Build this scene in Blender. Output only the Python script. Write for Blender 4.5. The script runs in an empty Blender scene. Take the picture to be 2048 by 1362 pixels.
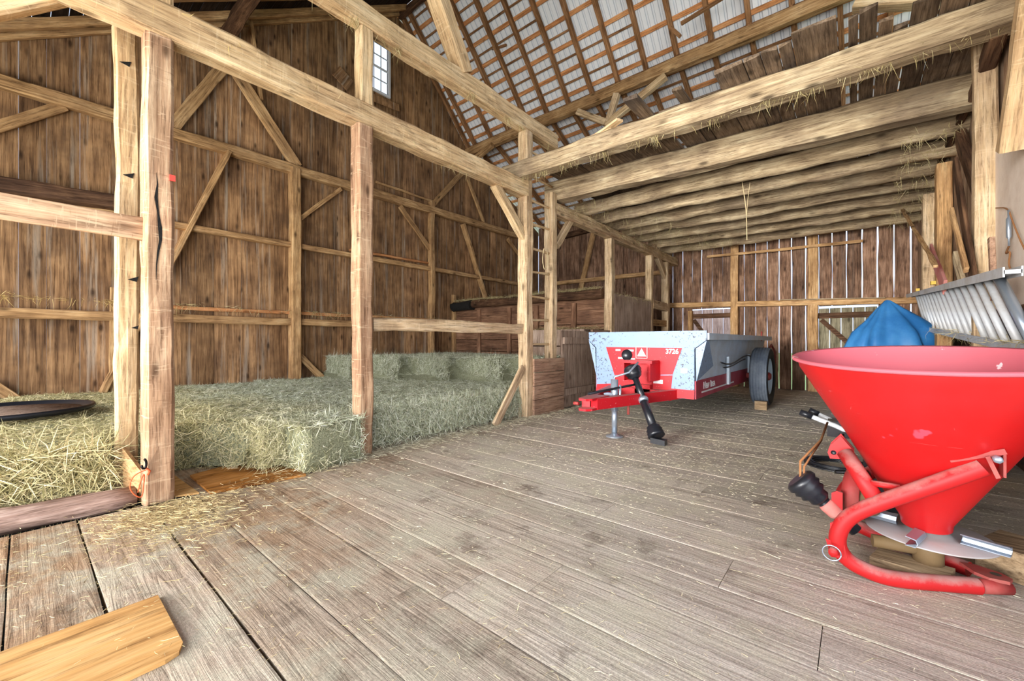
import bpy, math, random
from mathutils import Vector, Matrix, noise
random.seed(7)
R = math.radians
SC = bpy.context.scene
COL = SC.collection
# ------------------------------------------------------------------ camera model
CAMH, FPX, CX, HY, YAW = 1.1, 820.0, 1024.0, 683.0, 40.0
FW = Vector((-math.sin(R(YAW)), math.cos(R(YAW)), 0)); RT = Vector((math.cos(R(YAW)), math.sin(R(YAW)), 0))
CAM = Vector((0, 0, CAMH))
def ray(px, py): return FW + RT*((px-CX)/FPX) + Vector((0, 0, (HY-py)/FPX))
def onX(px, py, X): d = ray(px, py); return CAM + d*(X/d.x)      # a survey sighting carried onto a real plane of the barn
def onY(px, py, Y): d = ray(px, py); return CAM + d*(Y/d.y)
def onZ(px, py, Z): d = ray(px, py); return CAM + d*((Z-CAMH)/d.z)
cd = bpy.data.cameras.new('camera'); cam = bpy.data.objects.new('camera', cd); COL.objects.link(cam)
cd.sensor_width = 36; cd.lens = 36*FPX/2048; cd.shift_y = 2/2048; cd.clip_start = .02
cam.location = CAM; cam.rotation_euler = (R(90), 0, R(YAW)); SC.camera = cam
SC.view_settings.view_transform = 'Standard'; SC.view_settings.look = 'None'
SC.view_settings.exposure = -0.08
SC.cycles.max_bounces = 5; SC.cycles.diffuse_bounces = 3; SC.cycles.glossy_bounces = 2; SC.cycles.sample_clamp_indirect = 6; SC.cycles.caustics_reflective = False; SC.cycles.caustics_refractive = False
# ------------------------------------------------------------------ materials
def C(r, g, b):
    f = lambda v: (v/255/12.92) if v/255 <= .04045 else ((v/255+.055)/1.055)**2.4
    return (f(r), f(g), f(b), 1)
def newmat(name):
    m = bpy.data.materials.new(name); m.use_nodes = True
    nt = m.node_tree; return m, nt, nt.nodes['Principled BSDF']
class NT:
    def __init__(s, nt): s.nt = nt
    def n(s, t, **k):
        nd = s.nt.nodes.new(t)
        for a, b in k.items():
            if a.startswith('_'): setattr(nd, a[1:], b)
            else:
                key = int(a[1:]) if a[0] == 'i' and a[1:].isdigit() else a.replace('__', ' ')
                if hasattr(b, 'is_output'): s.nt.links.new(b, nd.inputs[key])
                else: nd.inputs[key].default_value = b
        return nd
    def l(s, a, b): s.nt.links.new(a, b)
    def ramp(s, fac, stops, interp='LINEAR'):
        nd = s.nt.nodes.new('ShaderNodeValToRGB'); cr = nd.color_ramp; cr.interpolation = interp
        while len(cr.elements) < len(stops): cr.elements.new(.5)
        for e, (p, c) in zip(cr.elements, stops): e.position = p; e.color = c
        s.l(fac, nd.inputs[0]); return nd.outputs[0]
    def mix(s, fac, a, b, mode='MIX'):
        nd = s.nt.nodes.new('ShaderNodeMix'); nd.data_type = 'RGBA'; nd.blend_type = mode
        for v, i in ((fac, 0), (a, 6), (b, 7)):
            if hasattr(v, 'is_output'): s.l(v, nd.inputs[i])
            else: nd.inputs[i].default_value = v
        return nd.outputs[2]
    def math(s, op, a, b=0.0):
        nd = s.nt.nodes.new('ShaderNodeMath'); nd.operation = op
        for v, i in ((a, 0), (b, 1)):
            if hasattr(v, 'is_output'): s.l(v, nd.inputs[i])
            else: nd.inputs[i].default_value = v
        return nd.outputs[0]
def wood(name, dark, mid, light, axis=0, fine=26, along=1.6, bump=.35, rough=.85, vary=.35, stain=None, stain_amt=.5, streak=None, knots=True, hue=None, hewn=None):
    m, nt, P = newmat(name); N = NT(nt)
    tc = N.n('ShaderNodeTexCoord'); oi = N.n('ShaderNodeObjectInfo'); at = N.n('ShaderNodeAttribute', _attribute_name='tone')
    tone = at.outputs['Fac']
    rnd = N.math('ADD', N.math('MULTIPLY', oi.outputs['Random'], 31.7), N.math('MULTIPLY', tone, 57.3))
    off = N.n('ShaderNodeCombineXYZ', X=rnd, Y=rnd, Z=rnd)
    add = N.n('ShaderNodeVectorMath', _operation='ADD', i0=tc.outputs['Object'], i1=off.outputs[0])
    sc = [fine]*3; sc[axis] = along
    mp = N.n('ShaderNodeVectorMath', _operation='MULTIPLY', i0=add.outputs[0], i1=tuple(sc))
    n1 = N.n('ShaderNodeTexNoise', Vector=mp.outputs[0], Scale=1, Detail=4, Roughness=.65, Distortion=.6)
    sc2 = [fine*4]*3; sc2[axis] = along*2
    mp2 = N.n('ShaderNodeVectorMath', _operation='MULTIPLY', i0=add.outputs[0], i1=tuple(sc2))
    n2 = N.n('ShaderNodeTexNoise', Vector=mp2.outputs[0], Scale=1, Detail=3, Roughness=.7)
    big = N.n('ShaderNodeTexNoise', Vector=add.outputs[0], Scale=2.2, Detail=2, Roughness=.6)
    f = N.math('ADD', N.math('MULTIPLY', n1.outputs[0], .65), N.math('MULTIPLY', n2.outputs[0], .35))
    f = N.math('ADD', f, N.math('MULTIPLY', N.math('SUBTRACT', big.outputs[0], .5), .45))
    col = N.ramp(f, [(.30, dark), (.5, mid), (.68, light)])
    if stain:
        s = N.n('ShaderNodeTexNoise', Vector=add.outputs[0], Scale=1.3, Detail=4, Roughness=.7)
        sf = N.ramp(s.outputs[0], [(.46, (0, 0, 0, 1)), (.66, (stain_amt,)*3+(1,))])
        col = N.mix(sf, col, stain)
    if streak:
        sc3 = [9]*3; sc3[axis] = .35
        mp3 = N.n('ShaderNodeVectorMath', _operation='MULTIPLY', i0=add.outputs[0], i1=tuple(sc3))
        s3 = N.n('ShaderNodeTexNoise', Vector=mp3.outputs[0], Scale=1, Detail=3, Roughness=.7)
        col = N.mix(N.ramp(s3.outputs[0], [(.55, (0, 0, 0, 1)), (.7, (.7, .7, .7, 1))]), col, streak)
    if knots:
        sc4 = [5.5]*3; sc4[axis] = 2.1
        mp4 = N.n('ShaderNodeVectorMath', _operation='MULTIPLY', i0=add.outputs[0], i1=tuple(sc4))
        v = N.n('ShaderNodeTexVoronoi', Vector=mp4.outputs[0], Scale=1)
        kf = N.ramp(v.outputs['Distance'], [(.06, (.8, .8, .8, 1)), (.17, (0, 0, 0, 1))])
        col = N.mix(kf, col, tuple(x*.35 for x in dark[:3])+(1,))
    cr_ = N.n('ShaderNodeTexNoise', Vector=mp.outputs[0], Scale=1.9, Detail=4, Roughness=.8)
    col = N.mix(1.0, col, N.ramp(cr_.outputs[0], [(.36, (.50, .47, .45, 1)), (.47, (.95, .95, .95, 1)), (.66, (1.16, 1.16, 1.14, 1))]), 'MULTIPLY')
    if hewn:
        sch = [5, 5, 5]; sch[axis] = 46
        mh = N.n('ShaderNodeVectorMath', _operation='MULTIPLY', i0=add.outputs[0], i1=tuple(sch))
        nh = N.n('ShaderNodeTexNoise', Vector=mh.outputs[0], Scale=1, Detail=3, Roughness=.6, Distortion=.8)
        hb = N.ramp(nh.outputs[0], [(.60, (0, 0, 0, 1)), (.66, (hewn,)*3+(1,))])
        col = N.mix(hb, col, light)
        hd_ = N.ramp(nh.outputs[0], [(.30, (hewn,)*3+(1,)), (.36, (0, 0, 0, 1))])
        col = N.mix(hd_, col, dark)
    br = N.math('ADD', N.math('MULTIPLY', N.math('FRACT', N.math('ADD', N.math('MULTIPLY', tone, 7.13), oi.outputs['Random'])), vary*2), 1-vary)
    hs = N.n('ShaderNodeHueSaturation', Color=col, Value=br)
    hs.inputs['Saturation'].default_value = 1.0
    N.l(hs.outputs[0], P.inputs['Base Color']); P.inputs['Roughness'].default_value = rough
    P.inputs['Specular IOR Level'].default_value = .15
    bp = N.n('ShaderNodeBump', Strength=bump, Distance=.012, Height=n1.outputs[0]); N.l(bp.outputs[0], P.inputs['Normal'])
    return m
def plain(name, col, rough=.6, metal=0, var=.15, scale=6, spots=None, bump=.1, spec=.3, spot_scale=22, spot_thr=.63, dust=None, tr=0, topdust=None, scratch=None, spot_x=None):
    m, nt, P = newmat(name); N = NT(nt)
    tc = N.n('ShaderNodeTexCoord')
    n1 = N.n('ShaderNodeTexNoise', Vector=tc.outputs['Object'], Scale=scale, Detail=6, Roughness=.6)
    c = N.mix(n1.outputs[0], tuple(x*(1-var) for x in col[:3])+(1,), tuple(min(1, x*(1+var)) for x in col[:3])+(1,))
    if dust:
        n3 = N.n('ShaderNodeTexNoise', Vector=tc.outputs['Object'], Scale=3.1, Detail=8, Roughness=.7)
        c = N.mix(N.ramp(n3.outputs[0], [(.42, (0, 0, 0, 1)), (.7, (.75, .75, .75, 1))]), c, dust)
    if topdust:
        gz = N.n('ShaderNodeSeparateXYZ', Vector=N.n('ShaderNodeNewGeometry').outputs['Normal'])
        n4 = N.n('ShaderNodeTexNoise', Vector=tc.outputs['Object'], Scale=14, Detail=6, Roughness=.75)
        tf = N.math('ADD', gz.outputs['Z'], N.math('MULTIPLY', N.math('SUBTRACT', n4.outputs[0], .5), 1.5))
        c = N.mix(N.ramp(tf, [(.35, (0, 0, 0, 1)), (1.0, (.85, .85, .85, 1))]), c, topdust)
    if scratch:
        for k_, sc_ in enumerate(((2, 5, 60), (50, 9, 4))):
            mv = N.n('ShaderNodeVectorMath', _operation='MULTIPLY', i0=tc.outputs['Object'], i1=sc_)
            n5 = N.n('ShaderNodeTexNoise', Vector=mv.outputs[0], Scale=1, Detail=5, Roughness=.8, Distortion=.4)
            c = N.mix(N.ramp(n5.outputs[0], [(.685, (0, 0, 0, 1)), (.70, (.55, .55, .55, 1))]), c, scratch)
    if spots:
        n2 = N.n('ShaderNodeTexNoise', Vector=tc.outputs['Object'], Scale=spot_scale, Detail=4, Roughness=.7)
        sv = n2.outputs[0]
        if spot_x:
            sx_ = N.n('ShaderNodeSeparateXYZ', Vector=tc.outputs['Object'])
            sv = N.math('ADD', sv, N.math('MULTIPLY', N.math('SUBTRACT', N.math('ABSOLUTE', sx_.outputs['X']), spot_x), .16))
        c = N.mix(N.ramp(sv, [(spot_thr, (0, 0, 0, 1)), (spot_thr+.03, (.9, .9, .9, 1))]), c, spots)
    N.l(c, P.inputs['Base Color']); P.inputs['Roughness'].default_value = rough; P.inputs['Metallic'].default_value = metal
    P.inputs['Specular IOR Level'].default_value = spec
    if bump:
        bp = N.n('ShaderNodeBump', Strength=bump, Distance=.01, Height=n1.outputs[0]); N.l(bp.outputs[0], P.inputs['Normal'])
    return m
M = {}
M['beam'] = wood('beam_wood', C(160,126,88), C(216,184,140), C(240,216,176), stain=C(186,152,116), vary=.10, streak=C(172,136,98), stain_amt=.45, hewn=.28)
M['post'] = wood('post_wood', C(130,96,70), C(186,150,118), C(220,190,156), stain=C(150,112,88), vary=.06, streak=C(150,110,84), stain_amt=.6, hewn=.5)
M['oldpost'] = wood('pale_post_wood', C(150,122,90), C(206,178,140), C(234,212,178), stain=C(178,150,122), vary=.08, streak=C(164,128,98), hewn=.25)
M['girt'] = wood('girt_wood', C(124,92,60), C(188,148,102), C(222,186,138), stain=C(130,96,68), vary=.15)
M['dusky'] = wood('dusky_wood', C(52,36,26), C(92,66,48), C(130,98,72), stain=C(60,44,36), vary=.2)
M['gable'] = wood('gable_boards', C(80,56,38), C(148,112,78), C(190,150,108), axis=2, vary=.28, stain=C(96,74,58), stain_amt=.6, streak=C(176,162,144), fine=20, along=1.0)
M['back'] = wood('back_wall_boards', C(64,46,36), C(126,96,76), C(172,138,114), axis=2, vary=.25, stain=C(66,48,38), streak=C(116,98,86), fine=20)
M['partition'] = wood('partition_boards', C(84,58,42), C(136,100,76), C(170,130,102), axis=0, vary=.2, stain=C(98,72,58))
M['partitionY'] = wood('stall_boards', C(118,88,70), C(164,130,106), C(192,160,134), axis=1, vary=.12, stain=C(140,112,96))
M['doorwood'] = wood('grey_plank_wood', C(120,96,80), C(166,142,124), C(196,174,156), axis=2, vary=.08, stain=C(140,120,106))
M['panel'] = wood('dusty_panel_wood', C(140,114,96), C(176,152,134), C(200,178,160), axis=2, vary=.05, stain=C(158,136,120), knots=False)
M['joist'] = wood('log_joist_wood', C(112,92,70), C(178,156,124), C(214,196,162), stain=C(126,108,90), vary=.10, stain_amt=.7, streak=C(120,98,78))
M['loft'] = wood('loft_plank_wood', C(70,56,44), C(112,94,76), C(146,126,106), axis=1, vary=.3, stain=C(72,64,60), stain_amt=.7, bump=.6)
M['rafter'] = wood('rafter_wood', C(96,66,42), C(146,106,72), C(182,138,98), vary=.12)
M['batten'] = wood('batten_wood', C(150,98,60), C(206,142,92), C(234,178,126), vary=.14)
M['oldroof'] = wood('dark_roof_boards', C(22,16,14), C(44,34,28), C(76,62,54), vary=.3, axis=0)
M['log'] = wood('sill_log_wood', C(84,64,54), C(166,138,124), C(214,190,176), vary=.05, bump=.8, stain=C(90,70,60))
M['plywood'] = wood('yellow_plywood', C(150,100,54), C(206,158,98), C(226,184,126), axis=1, fine=14, along=1.2, vary=.02, knots=False, bump=.1)
M['wetply'] = wood('orange_plywood', C(92,54,26), C(176,116,52), C(206,146,84), axis=1, fine=12, along=1.5, vary=.02, knots=False, bump=.1, stain=C(70,46,28), stain_amt=.9)
M['block'] = wood('block_wood', C(104,82,60), C(158,134,104), C(186,164,132), vary=.05)
M['whiteboard'] = plain('whitewashed_panel', C(238,222,206), rough=.9, var=.10, scale=9, dust=C(214,190,168), bump=.4)
M['pinkboard'] = plain('faded_red_paint', C(196,112,104), rough=.8, var=.12, dust=C(190,150,140), bump=.2)
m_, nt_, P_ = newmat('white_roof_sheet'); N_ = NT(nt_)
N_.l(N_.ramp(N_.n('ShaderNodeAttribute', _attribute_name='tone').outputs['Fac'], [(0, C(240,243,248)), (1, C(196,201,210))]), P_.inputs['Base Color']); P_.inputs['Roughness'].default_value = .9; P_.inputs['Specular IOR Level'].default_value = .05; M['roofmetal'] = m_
M['dirtywhite'] = plain('white_window_paint', C(226,228,232), rough=.5, var=.03)
M['hook'] = plain('black_steel', C(30,28,30), rough=.35, metal=.6)
M['orange'] = plain('orange_cord', C(226,104,60), rough=.6, var=.05)
M['rope'] = plain('brown_twine', C(150,104,66), rough=.9)
M['palerope'] = plain('pale_twine', C(200,180,140), rough=.9)
M['red'] = plain('red_hopper_paint', C(172,12,14), rough=.42, var=.14, scale=2.5, dust=C(164,22,26), spots=C(190,66,84), spot_scale=4, spot_thr=.66, scratch=C(206,110,110), bump=.02, spec=.5)
M['redin'] = plain('faded_red_inside', C(190,92,102), rough=.6, var=.1, scale=4, spots=C(236,206,206), spot_scale=9, spot_thr=.65, bump=.05)
M['redtube'] = plain('red_tube_paint', C(172,28,30), rough=.5, var=.16, scale=5, topdust=C(172,128,122), scratch=C(120,70,66), bump=.1)
M['spreadred'] = plain('red_spreader_paint', C(184,24,34), rough=.5, topdust=C(190,130,126), var=.08, scale=5, spots=C(214,130,134), spot_scale=42, spot_thr=.65, bump=.05)
M['spreadside'] = plain('dusty_red_side_paint', C(168,46,60), rough=.5, var=.1, scale=5, dust=C(170,90,100), bump=.05)
M['galv'] = plain('speckled_galvanised_steel', C(136,156,184), rough=.5, metal=.0, var=.06, scale=5, spots=C(84,74,68), spot_scale=34, spot_thr=.595, bump=.05)
M['galvfront'] = plain('galvanised_front_steel', C(124,146,176), rough=.5, var=.08, scale=5, spots=C(64,56,52), spot_scale=34, spot_thr=.555, spot_x=.72, bump=.05)
M['galvclean'] = plain('galvanised_steel', C(214,230,246), rough=.45, metal=.0, var=.1, scale=4, dust=C(190,194,200), bump=.05)
M['zinc'] = plain('zinc_steel', C(170,182,196), rough=.3, metal=.7, var=.1)
M['alu'] = plain('aluminium', C(204,208,212), rough=.45, metal=.12, var=.12, scale=12, dust=C(160,152,140))
M['disc'] = plain('dusty_disc_steel', C(176,176,178), rough=.5, metal=.2, var=.12, dust=C(170,150,140), scale=7)
M['rubber'] = plain('tyre_rubber', C(84,94,108), rough=.8, var=.15, scale=8, dust=C(130,138,146))
M['rubberdark'] = plain('dark_sidewall_rubber', C(30,30,33), rough=.6, var=.1)
M['rim'] = plain('white_wheel_rim', C(200,220,232), rough=.5, var=.04)
M['black'] = plain('black_plastic', C(26,28,34), rough=.35, var=.1, spec=.5)
M['tarp'] = plain('blue_tarpaulin', C(40,104,164), rough=.4, var=.35, scale=3, dust=C(70,136,188), bump=.3, spec=.5)
M['white'] = plain('white_paint', C(238,238,238), rough=.6, var=.02, bump=0)
M['yellowpl'] = plain('yellow_plastic', C(220,180,70), rough=.5, var=.05)
M['redtag'] = plain('red_reflector', C(216,80,66), rough=.4, var=.05)
M['yellowbox'] = plain('yellow_gearbox_paint', C(120,98,66), rough=.7, var=.4, scale=12, dust=C(84,68,54))
M['redlow'] = plain('brick_red_paint', C(150,50,48), rough=.6, var=.1, dust=C(150,100,90))
M['char'] = plain('blackened_wood', C(30,28,26), rough=.95, var=.4, bump=1.0, scale=30)
def haymat(name, a, b, c, d):
    m, nt, P = newmat(name); N = NT(nt)
    g = N.n('ShaderNodeNewGeometry'); oi = N.n('ShaderNodeObjectInfo')
    tc = N.n('ShaderNodeTexCoord')
    at = N.n('ShaderNodeAttribute', _attribute_name='tone')
    col = N.ramp(at.outputs['Fac'], [(.0, a), (.35, b), (.7, c), (1, d)])
    n = N.n('ShaderNodeTexNoise', Vector=g.outputs['Position'], Scale=1.1, Detail=3)
    # drier, yellower hay towards the near end of the mow; a greener, bluer cut further in
    sx = N.n('ShaderNodeSeparateXYZ', Vector=g.outputs['Position'])
    f = N.math('ADD', N.math('MULTIPLY', N.math('SUBTRACT', sx.outputs['Y'], .9), .9), N.math('MULTIPLY', N.math('SUBTRACT', n.outputs[0], .5), 1.6))
    f = N.ramp(f, [(0, (1, 1, 1, 1)), (1, (0, 0, 0, 1))])
    col = N.mix(f, col, N.mix(1, col, (1.16, 1.0, .74, 1), 'MULTIPLY'))
    hs = N.n('ShaderNodeHueSaturation', Color=col, Value=N.math('ADD', N.math('MULTIPLY', n.outputs[0], .5), .75))
    N.l(hs.outputs[0], P.inputs['Base Color']); P.inputs['Roughness'].default_value = .8; P.inputs['Specular IOR Level'].default_value = .1
    return m
M['hay'] = haymat('hay_blades', C(112,114,84), C(180,184,152), C(218,220,192), C(246,246,230))
m_, nt_, P_ = newmat('hay_core'); N_ = NT(nt_); tc_ = N_.n('ShaderNodeTexCoord')
w1_ = N_.n('ShaderNodeTexNoise', Vector=tc_.outputs['Object'], Scale=26, Detail=5, Roughness=.7, Distortion=4)
w2_ = N_.n('ShaderNodeTexNoise', Vector=tc_.outputs['Object'], Scale=90, Detail=3, Roughness=.7, Distortion=3)
f_ = N_.math('ADD', N_.math('MULTIPLY', w1_.outputs[0], .5), N_.math('MULTIPLY', w2_.outputs[0], .5))
N_.l(N_.ramp(f_, [(.36, C(84,84,60)), (.47, C(140,142,110)), (.56, C(184,186,152)), (.64, C(214,214,186))]), P_.inputs['Base Color']); P_.inputs['Roughness'].default_value = .95
b_ = N_.n('ShaderNodeBump', Strength=1.0, Distance=.02, Height=f_); N_.l(b_.outputs[0], P_.inputs['Normal']); M['haycore'] = m_
M['straw'] = haymat('dry_straw', C(150,142,116), C(188,180,150), C(212,204,176), C(232,226,200))
M['wisp'] = haymat('hanging_hay', C(140,124,84), C(176,160,112), C(200,184,134), C(220,208,166))
# floor
def floormat():
    m, nt, P = newmat('worn_floor_planks'); N = NT(nt)
    tc = N.n('ShaderNodeTexCoord'); at = N.n('ShaderNodeAttribute', _attribute_name='tone'); tone = at.outputs['Fac']
    pos = tc.outputs['Object']
    r = N.math('MULTIPLY', tone, 41.3); off = N.n('ShaderNodeCombineXYZ', X=r, Y=r, Z=r)
    ad = N.n('ShaderNodeVectorMath', _operation='ADD', i0=pos, i1=off.outputs[0])
    mp = N.n('ShaderNodeVectorMath', _operation='MULTIPLY', i0=ad.outputs[0], i1=(1.6, 30, 30))
    g1 = N.n('ShaderNodeTexNoise', Vector=mp.outputs[0], Scale=1, Detail=4, Roughness=.7, Distortion=1.2)
    big = N.n('ShaderNodeTexNoise', Vector=pos, Scale=.9, Detail=6, Roughness=.62)
    mid = N.n('ShaderNodeTexNoise', Vector=ad.outputs[0], Scale=4, Detail=5, Roughness=.7)
    sp = N.n('ShaderNodeSeparateXYZ', Vector=pos)
    # brown where the boards are swept bare (near the mow), grey with dust towards the machines
    brn = N.ramp(g1.outputs[0], [(.3, C(112,86,64)), (.5, C(168,136,106)), (.7, C(200,170,138))])
    gry = N.ramp(g1.outputs[0], [(.3, C(158,148,134)), (.5, C(196,187,174)), (.7, C(216,208,196))])
    f = N.math('ADD', N.math('MULTIPLY', sp.outputs['X'], .55), N.math('MULTIPLY', sp.outputs['Y'], .5))
    f = N.math('ADD', f, N.math('MULTIPLY', N.math('SUBTRACT', big.outputs[0], .5), 3.0))
    f = N.math('ADD', f, N.math('MULTIPLY', N.math('SUBTRACT', tone, .5), .6))
    f = N.ramp(N.math('MULTIPLY', N.math('ADD', f, 1.6), .45), [(0, (0, 0, 0, 1)), (.9, (.92, .92, .92, 1))])
    col = N.mix(f, brn, gry)
    st = N.ramp(mid.outputs[0], [(.55, (0, 0, 0, 1)), (.72, (.7, .7, .7, 1))])
    col = N.mix(st, col, C(84,66,50))
    # chaff dust
    du = N.n('ShaderNodeTexNoise', Vector=pos, Scale=2.3, Detail=7, Roughness=.75)
    df = N.ramp(du.outputs[0], [(.46, (0, 0, 0, 1)), (.6, (.75, .75, .75, 1))])
    col = N.mix(df, col, C(196,189,168))
    se = N.n('ShaderNodeAttribute', _attribute_name='seam')
    sn = N.n('ShaderNodeTexNoise', Vector=pos, Scale=1.7, Detail=8, Roughness=.75)
    sf = N.ramp(N.math('MULTIPLY', se.outputs['Fac'], N.math('ADD', sn.outputs[0], -.02)), [(.49, (0, 0, 0, 1)), (.66, (.6, .6, .6, 1))])
    col = N.mix(sf, col, C(204,198,174))
    fs = N.n('ShaderNodeTexNoise', Vector=pos, Scale=110, Detail=4, Roughness=.85)
    col = N.mix(1.0, col, N.ramp(fs.outputs[0], [(.3, (.58, .57, .56, 1)), (.7, (1.34, 1.34, 1.32, 1))]), 'MULTIPLY')
    sh = N.n('ShaderNodeTexVoronoi', Vector=pos, Scale=2.6)
    col = N.mix(N.ramp(sh.outputs['Distance'], [(.02, (.9, .9, .9, 1)), (.032, (0, 0, 0, 1))]), col, C(232,226,220))
    hs = N.n('ShaderNodeHueSaturation', Color=col, Value=N.math('ADD', N.math('MULTIPLY', tone, .22), .86))
    N.l(hs.outputs[0], P.inputs['Base Color']); P.inputs['Roughness'].default_value = .85; P.inputs['Specular IOR Level'].default_value = .2
    hgt = N.math('ADD', g1.outputs[0], N.math('MULTIPLY', mid.outputs[0], .8))
    bp = N.n('ShaderNodeBump', Strength=.4, Distance=.012, Height=hgt); N.l(bp.outputs[0], P.inputs['Normal'])
    return m
M['floor'] = floormat()
M['ground'] = plain('grass_ground', C(150,176,110), rough=.9, var=.3)
m_, nt_, P_ = newmat('window_glass'); P_.inputs['Base Color'].default_value = (.9, .95, 1, 1); P_.inputs['Roughness'].default_value = .05
P_.inputs['Transmission Weight'].default_value = 1; P_.inputs['IOR'].default_value = 1.01; M['glass'] = m_
# ------------------------------------------------------------------ mesh building
class MB:
    def __init__(s): s.v = []; s.f = []; s.t = []; s.sm = []
    def add(s, vs, fs, tone=0.0, smooth=False):
        b = len(s.v); s.v += [Vector(v) for v in vs]
        for f in fs: s.f.append(tuple(i+b for i in f)); s.t.append(tone); s.sm.append(smooth)
    def box(s, lo, hi, tone=0.0, jit=0.0):
        x0, y0, z0 = lo; x1, y1, z1 = hi
        vs = [(x, y, z) for z in (z0, z1) for y in (y0, y1) for x in (x0, x1)]
        if jit: vs = [tuple(c+random.uniform(-jit, jit) for c in v) for v in vs]
        s.add(vs, [(0,2,3,1),(4,5,7,6),(0,1,5,4),(2,6,7,3),(0,4,6,2),(1,3,7,5)], tone)
    def obox(s, c, ax, ay, az, tone=0.0):
        c, ax, ay, az = map(Vector, (c, ax, ay, az))
        vs = [c+ax*i+ay*j+az*k for k in (-1, 1) for j in (-1, 1) for i in (-1, 1)]
        s.add(vs, [(0,2,3,1),(4,5,7,6),(0,1,5,4),(2,6,7,3),(0,4,6,2),(1,3,7,5)], tone)
    def prism(s, pts, d, tone=0.0):
        pts = [Vector(p) for p in pts]; d = Vector(d); n = len(pts)
        s.add(pts+[p+d for p in pts], [tuple(range(n))[::-1], tuple(range(n, 2*n))]+[(i, (i+1)%n, n+(i+1)%n, n+i) for i in range(n)], tone)
    def tube(s, pts, r, seg=12, tone=0.0, caps=True, flat=False):
        pts = [Vector(p) for p in pts]; n = len(pts)
        rs = r if isinstance(r, (list, tuple)) else [r]*n
        up = None; vs = []
        for i, p in enumerate(pts):
            t = (pts[min(i+1, n-1)]-pts[max(i-1, 0)]).normalized()
            if up is None: up = t.orthogonal().normalized()
            up = (up - t*up.dot(t)).normalized(); sd = t.cross(up)
            for k in range(seg):
                a = 2*math.pi*k/seg; vs.append(p+(up*math.cos(a)+sd*math.sin(a))*rs[i])
        fs = [(i*seg+k, i*seg+(k+1)%seg, (i+1)*seg+(k+1)%seg, (i+1)*seg+k) for i in range(n-1) for k in range(seg)]
        s.add(vs, fs, tone, not flat)
        if caps:
            b = len(s.v)-len(vs)
            s.f += [tuple(b+k for k in range(seg))[::-1], tuple(b+(n-1)*seg+k for k in range(seg))]; s.t += [tone]*2; s.sm += [False]*2
    def lathe(s, prof, c, ax=(0,0,1), seg=48, tone=0.0, mat=None, flat=False):
        ax = Vector(ax).normalized(); u = ax.orthogonal().normalized(); w = ax.cross(u); c = Vector(c)
        vs = []
        for r, h in prof:
            for k in range(seg):
                a = 2*math.pi*k/seg; vs.append(c+ax*h+(u*math.cos(a)+w*math.sin(a))*r)
        n = len(prof)
        s.add(vs, [(i*seg+k, i*seg+(k+1)%seg, (i+1)*seg+(k+1)%seg, (i+1)*seg+k) for i in range(n-1) for k in range(seg)], tone, not flat)
WL = {}
def tag(o, label=None, cat=None, group=None, kind=None):
    if label: o['label'] = label
    if cat: o['category'] = cat
    if group: o['group'] = group
    if kind: o['kind'] = kind
    return o
def mk(name, mb, mat, parent=None, label=None, cat=None, group=None, kind=None, loc=None):
    if loc is None:
        lo = Vector([min(v[i] for v in mb.v) for i in range(3)]); hi = Vector([max(v[i] for v in mb.v) for i in range(3)])
        loc = Vector(((lo.x+hi.x)/2, (lo.y+hi.y)/2, lo.z))
    loc = Vector(loc)
    me = bpy.data.meshes.new(name); me.from_pydata([tuple(v-loc) for v in mb.v], [], mb.f)
    me.materials.append(mat)
    a = me.attributes.new('tone', 'FLOAT', 'FACE'); a.data.foreach_set('value', mb.t)
    me.polygons.foreach_set('use_smooth', mb.sm); me.update()
    o = bpy.data.objects.new(name, me); COL.objects.link(o)
    WL[o.name] = loc
    if parent: o.parent = parent; o.location = loc-WL[parent.name]
    else: o.location = loc
    return tag(o, label, cat, group, kind)
def empty(name, loc, label, cat, group=None):
    o = bpy.data.objects.new(name, None); COL.objects.link(o); o.location = loc; o.empty_display_size = .2
    WL[o.name] = Vector(loc); return tag(o, label, cat, group)
def attach(o, p):
    bpy.context.view_layer.update(); o.parent = p; o.matrix_parent_inverse = p.matrix_world.inverted(); return o
def struct(name, mb, mat, parent=None, loc=None):
    return mk(name, mb, mat, parent, kind=None if parent else 'structure', loc=loc)
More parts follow.
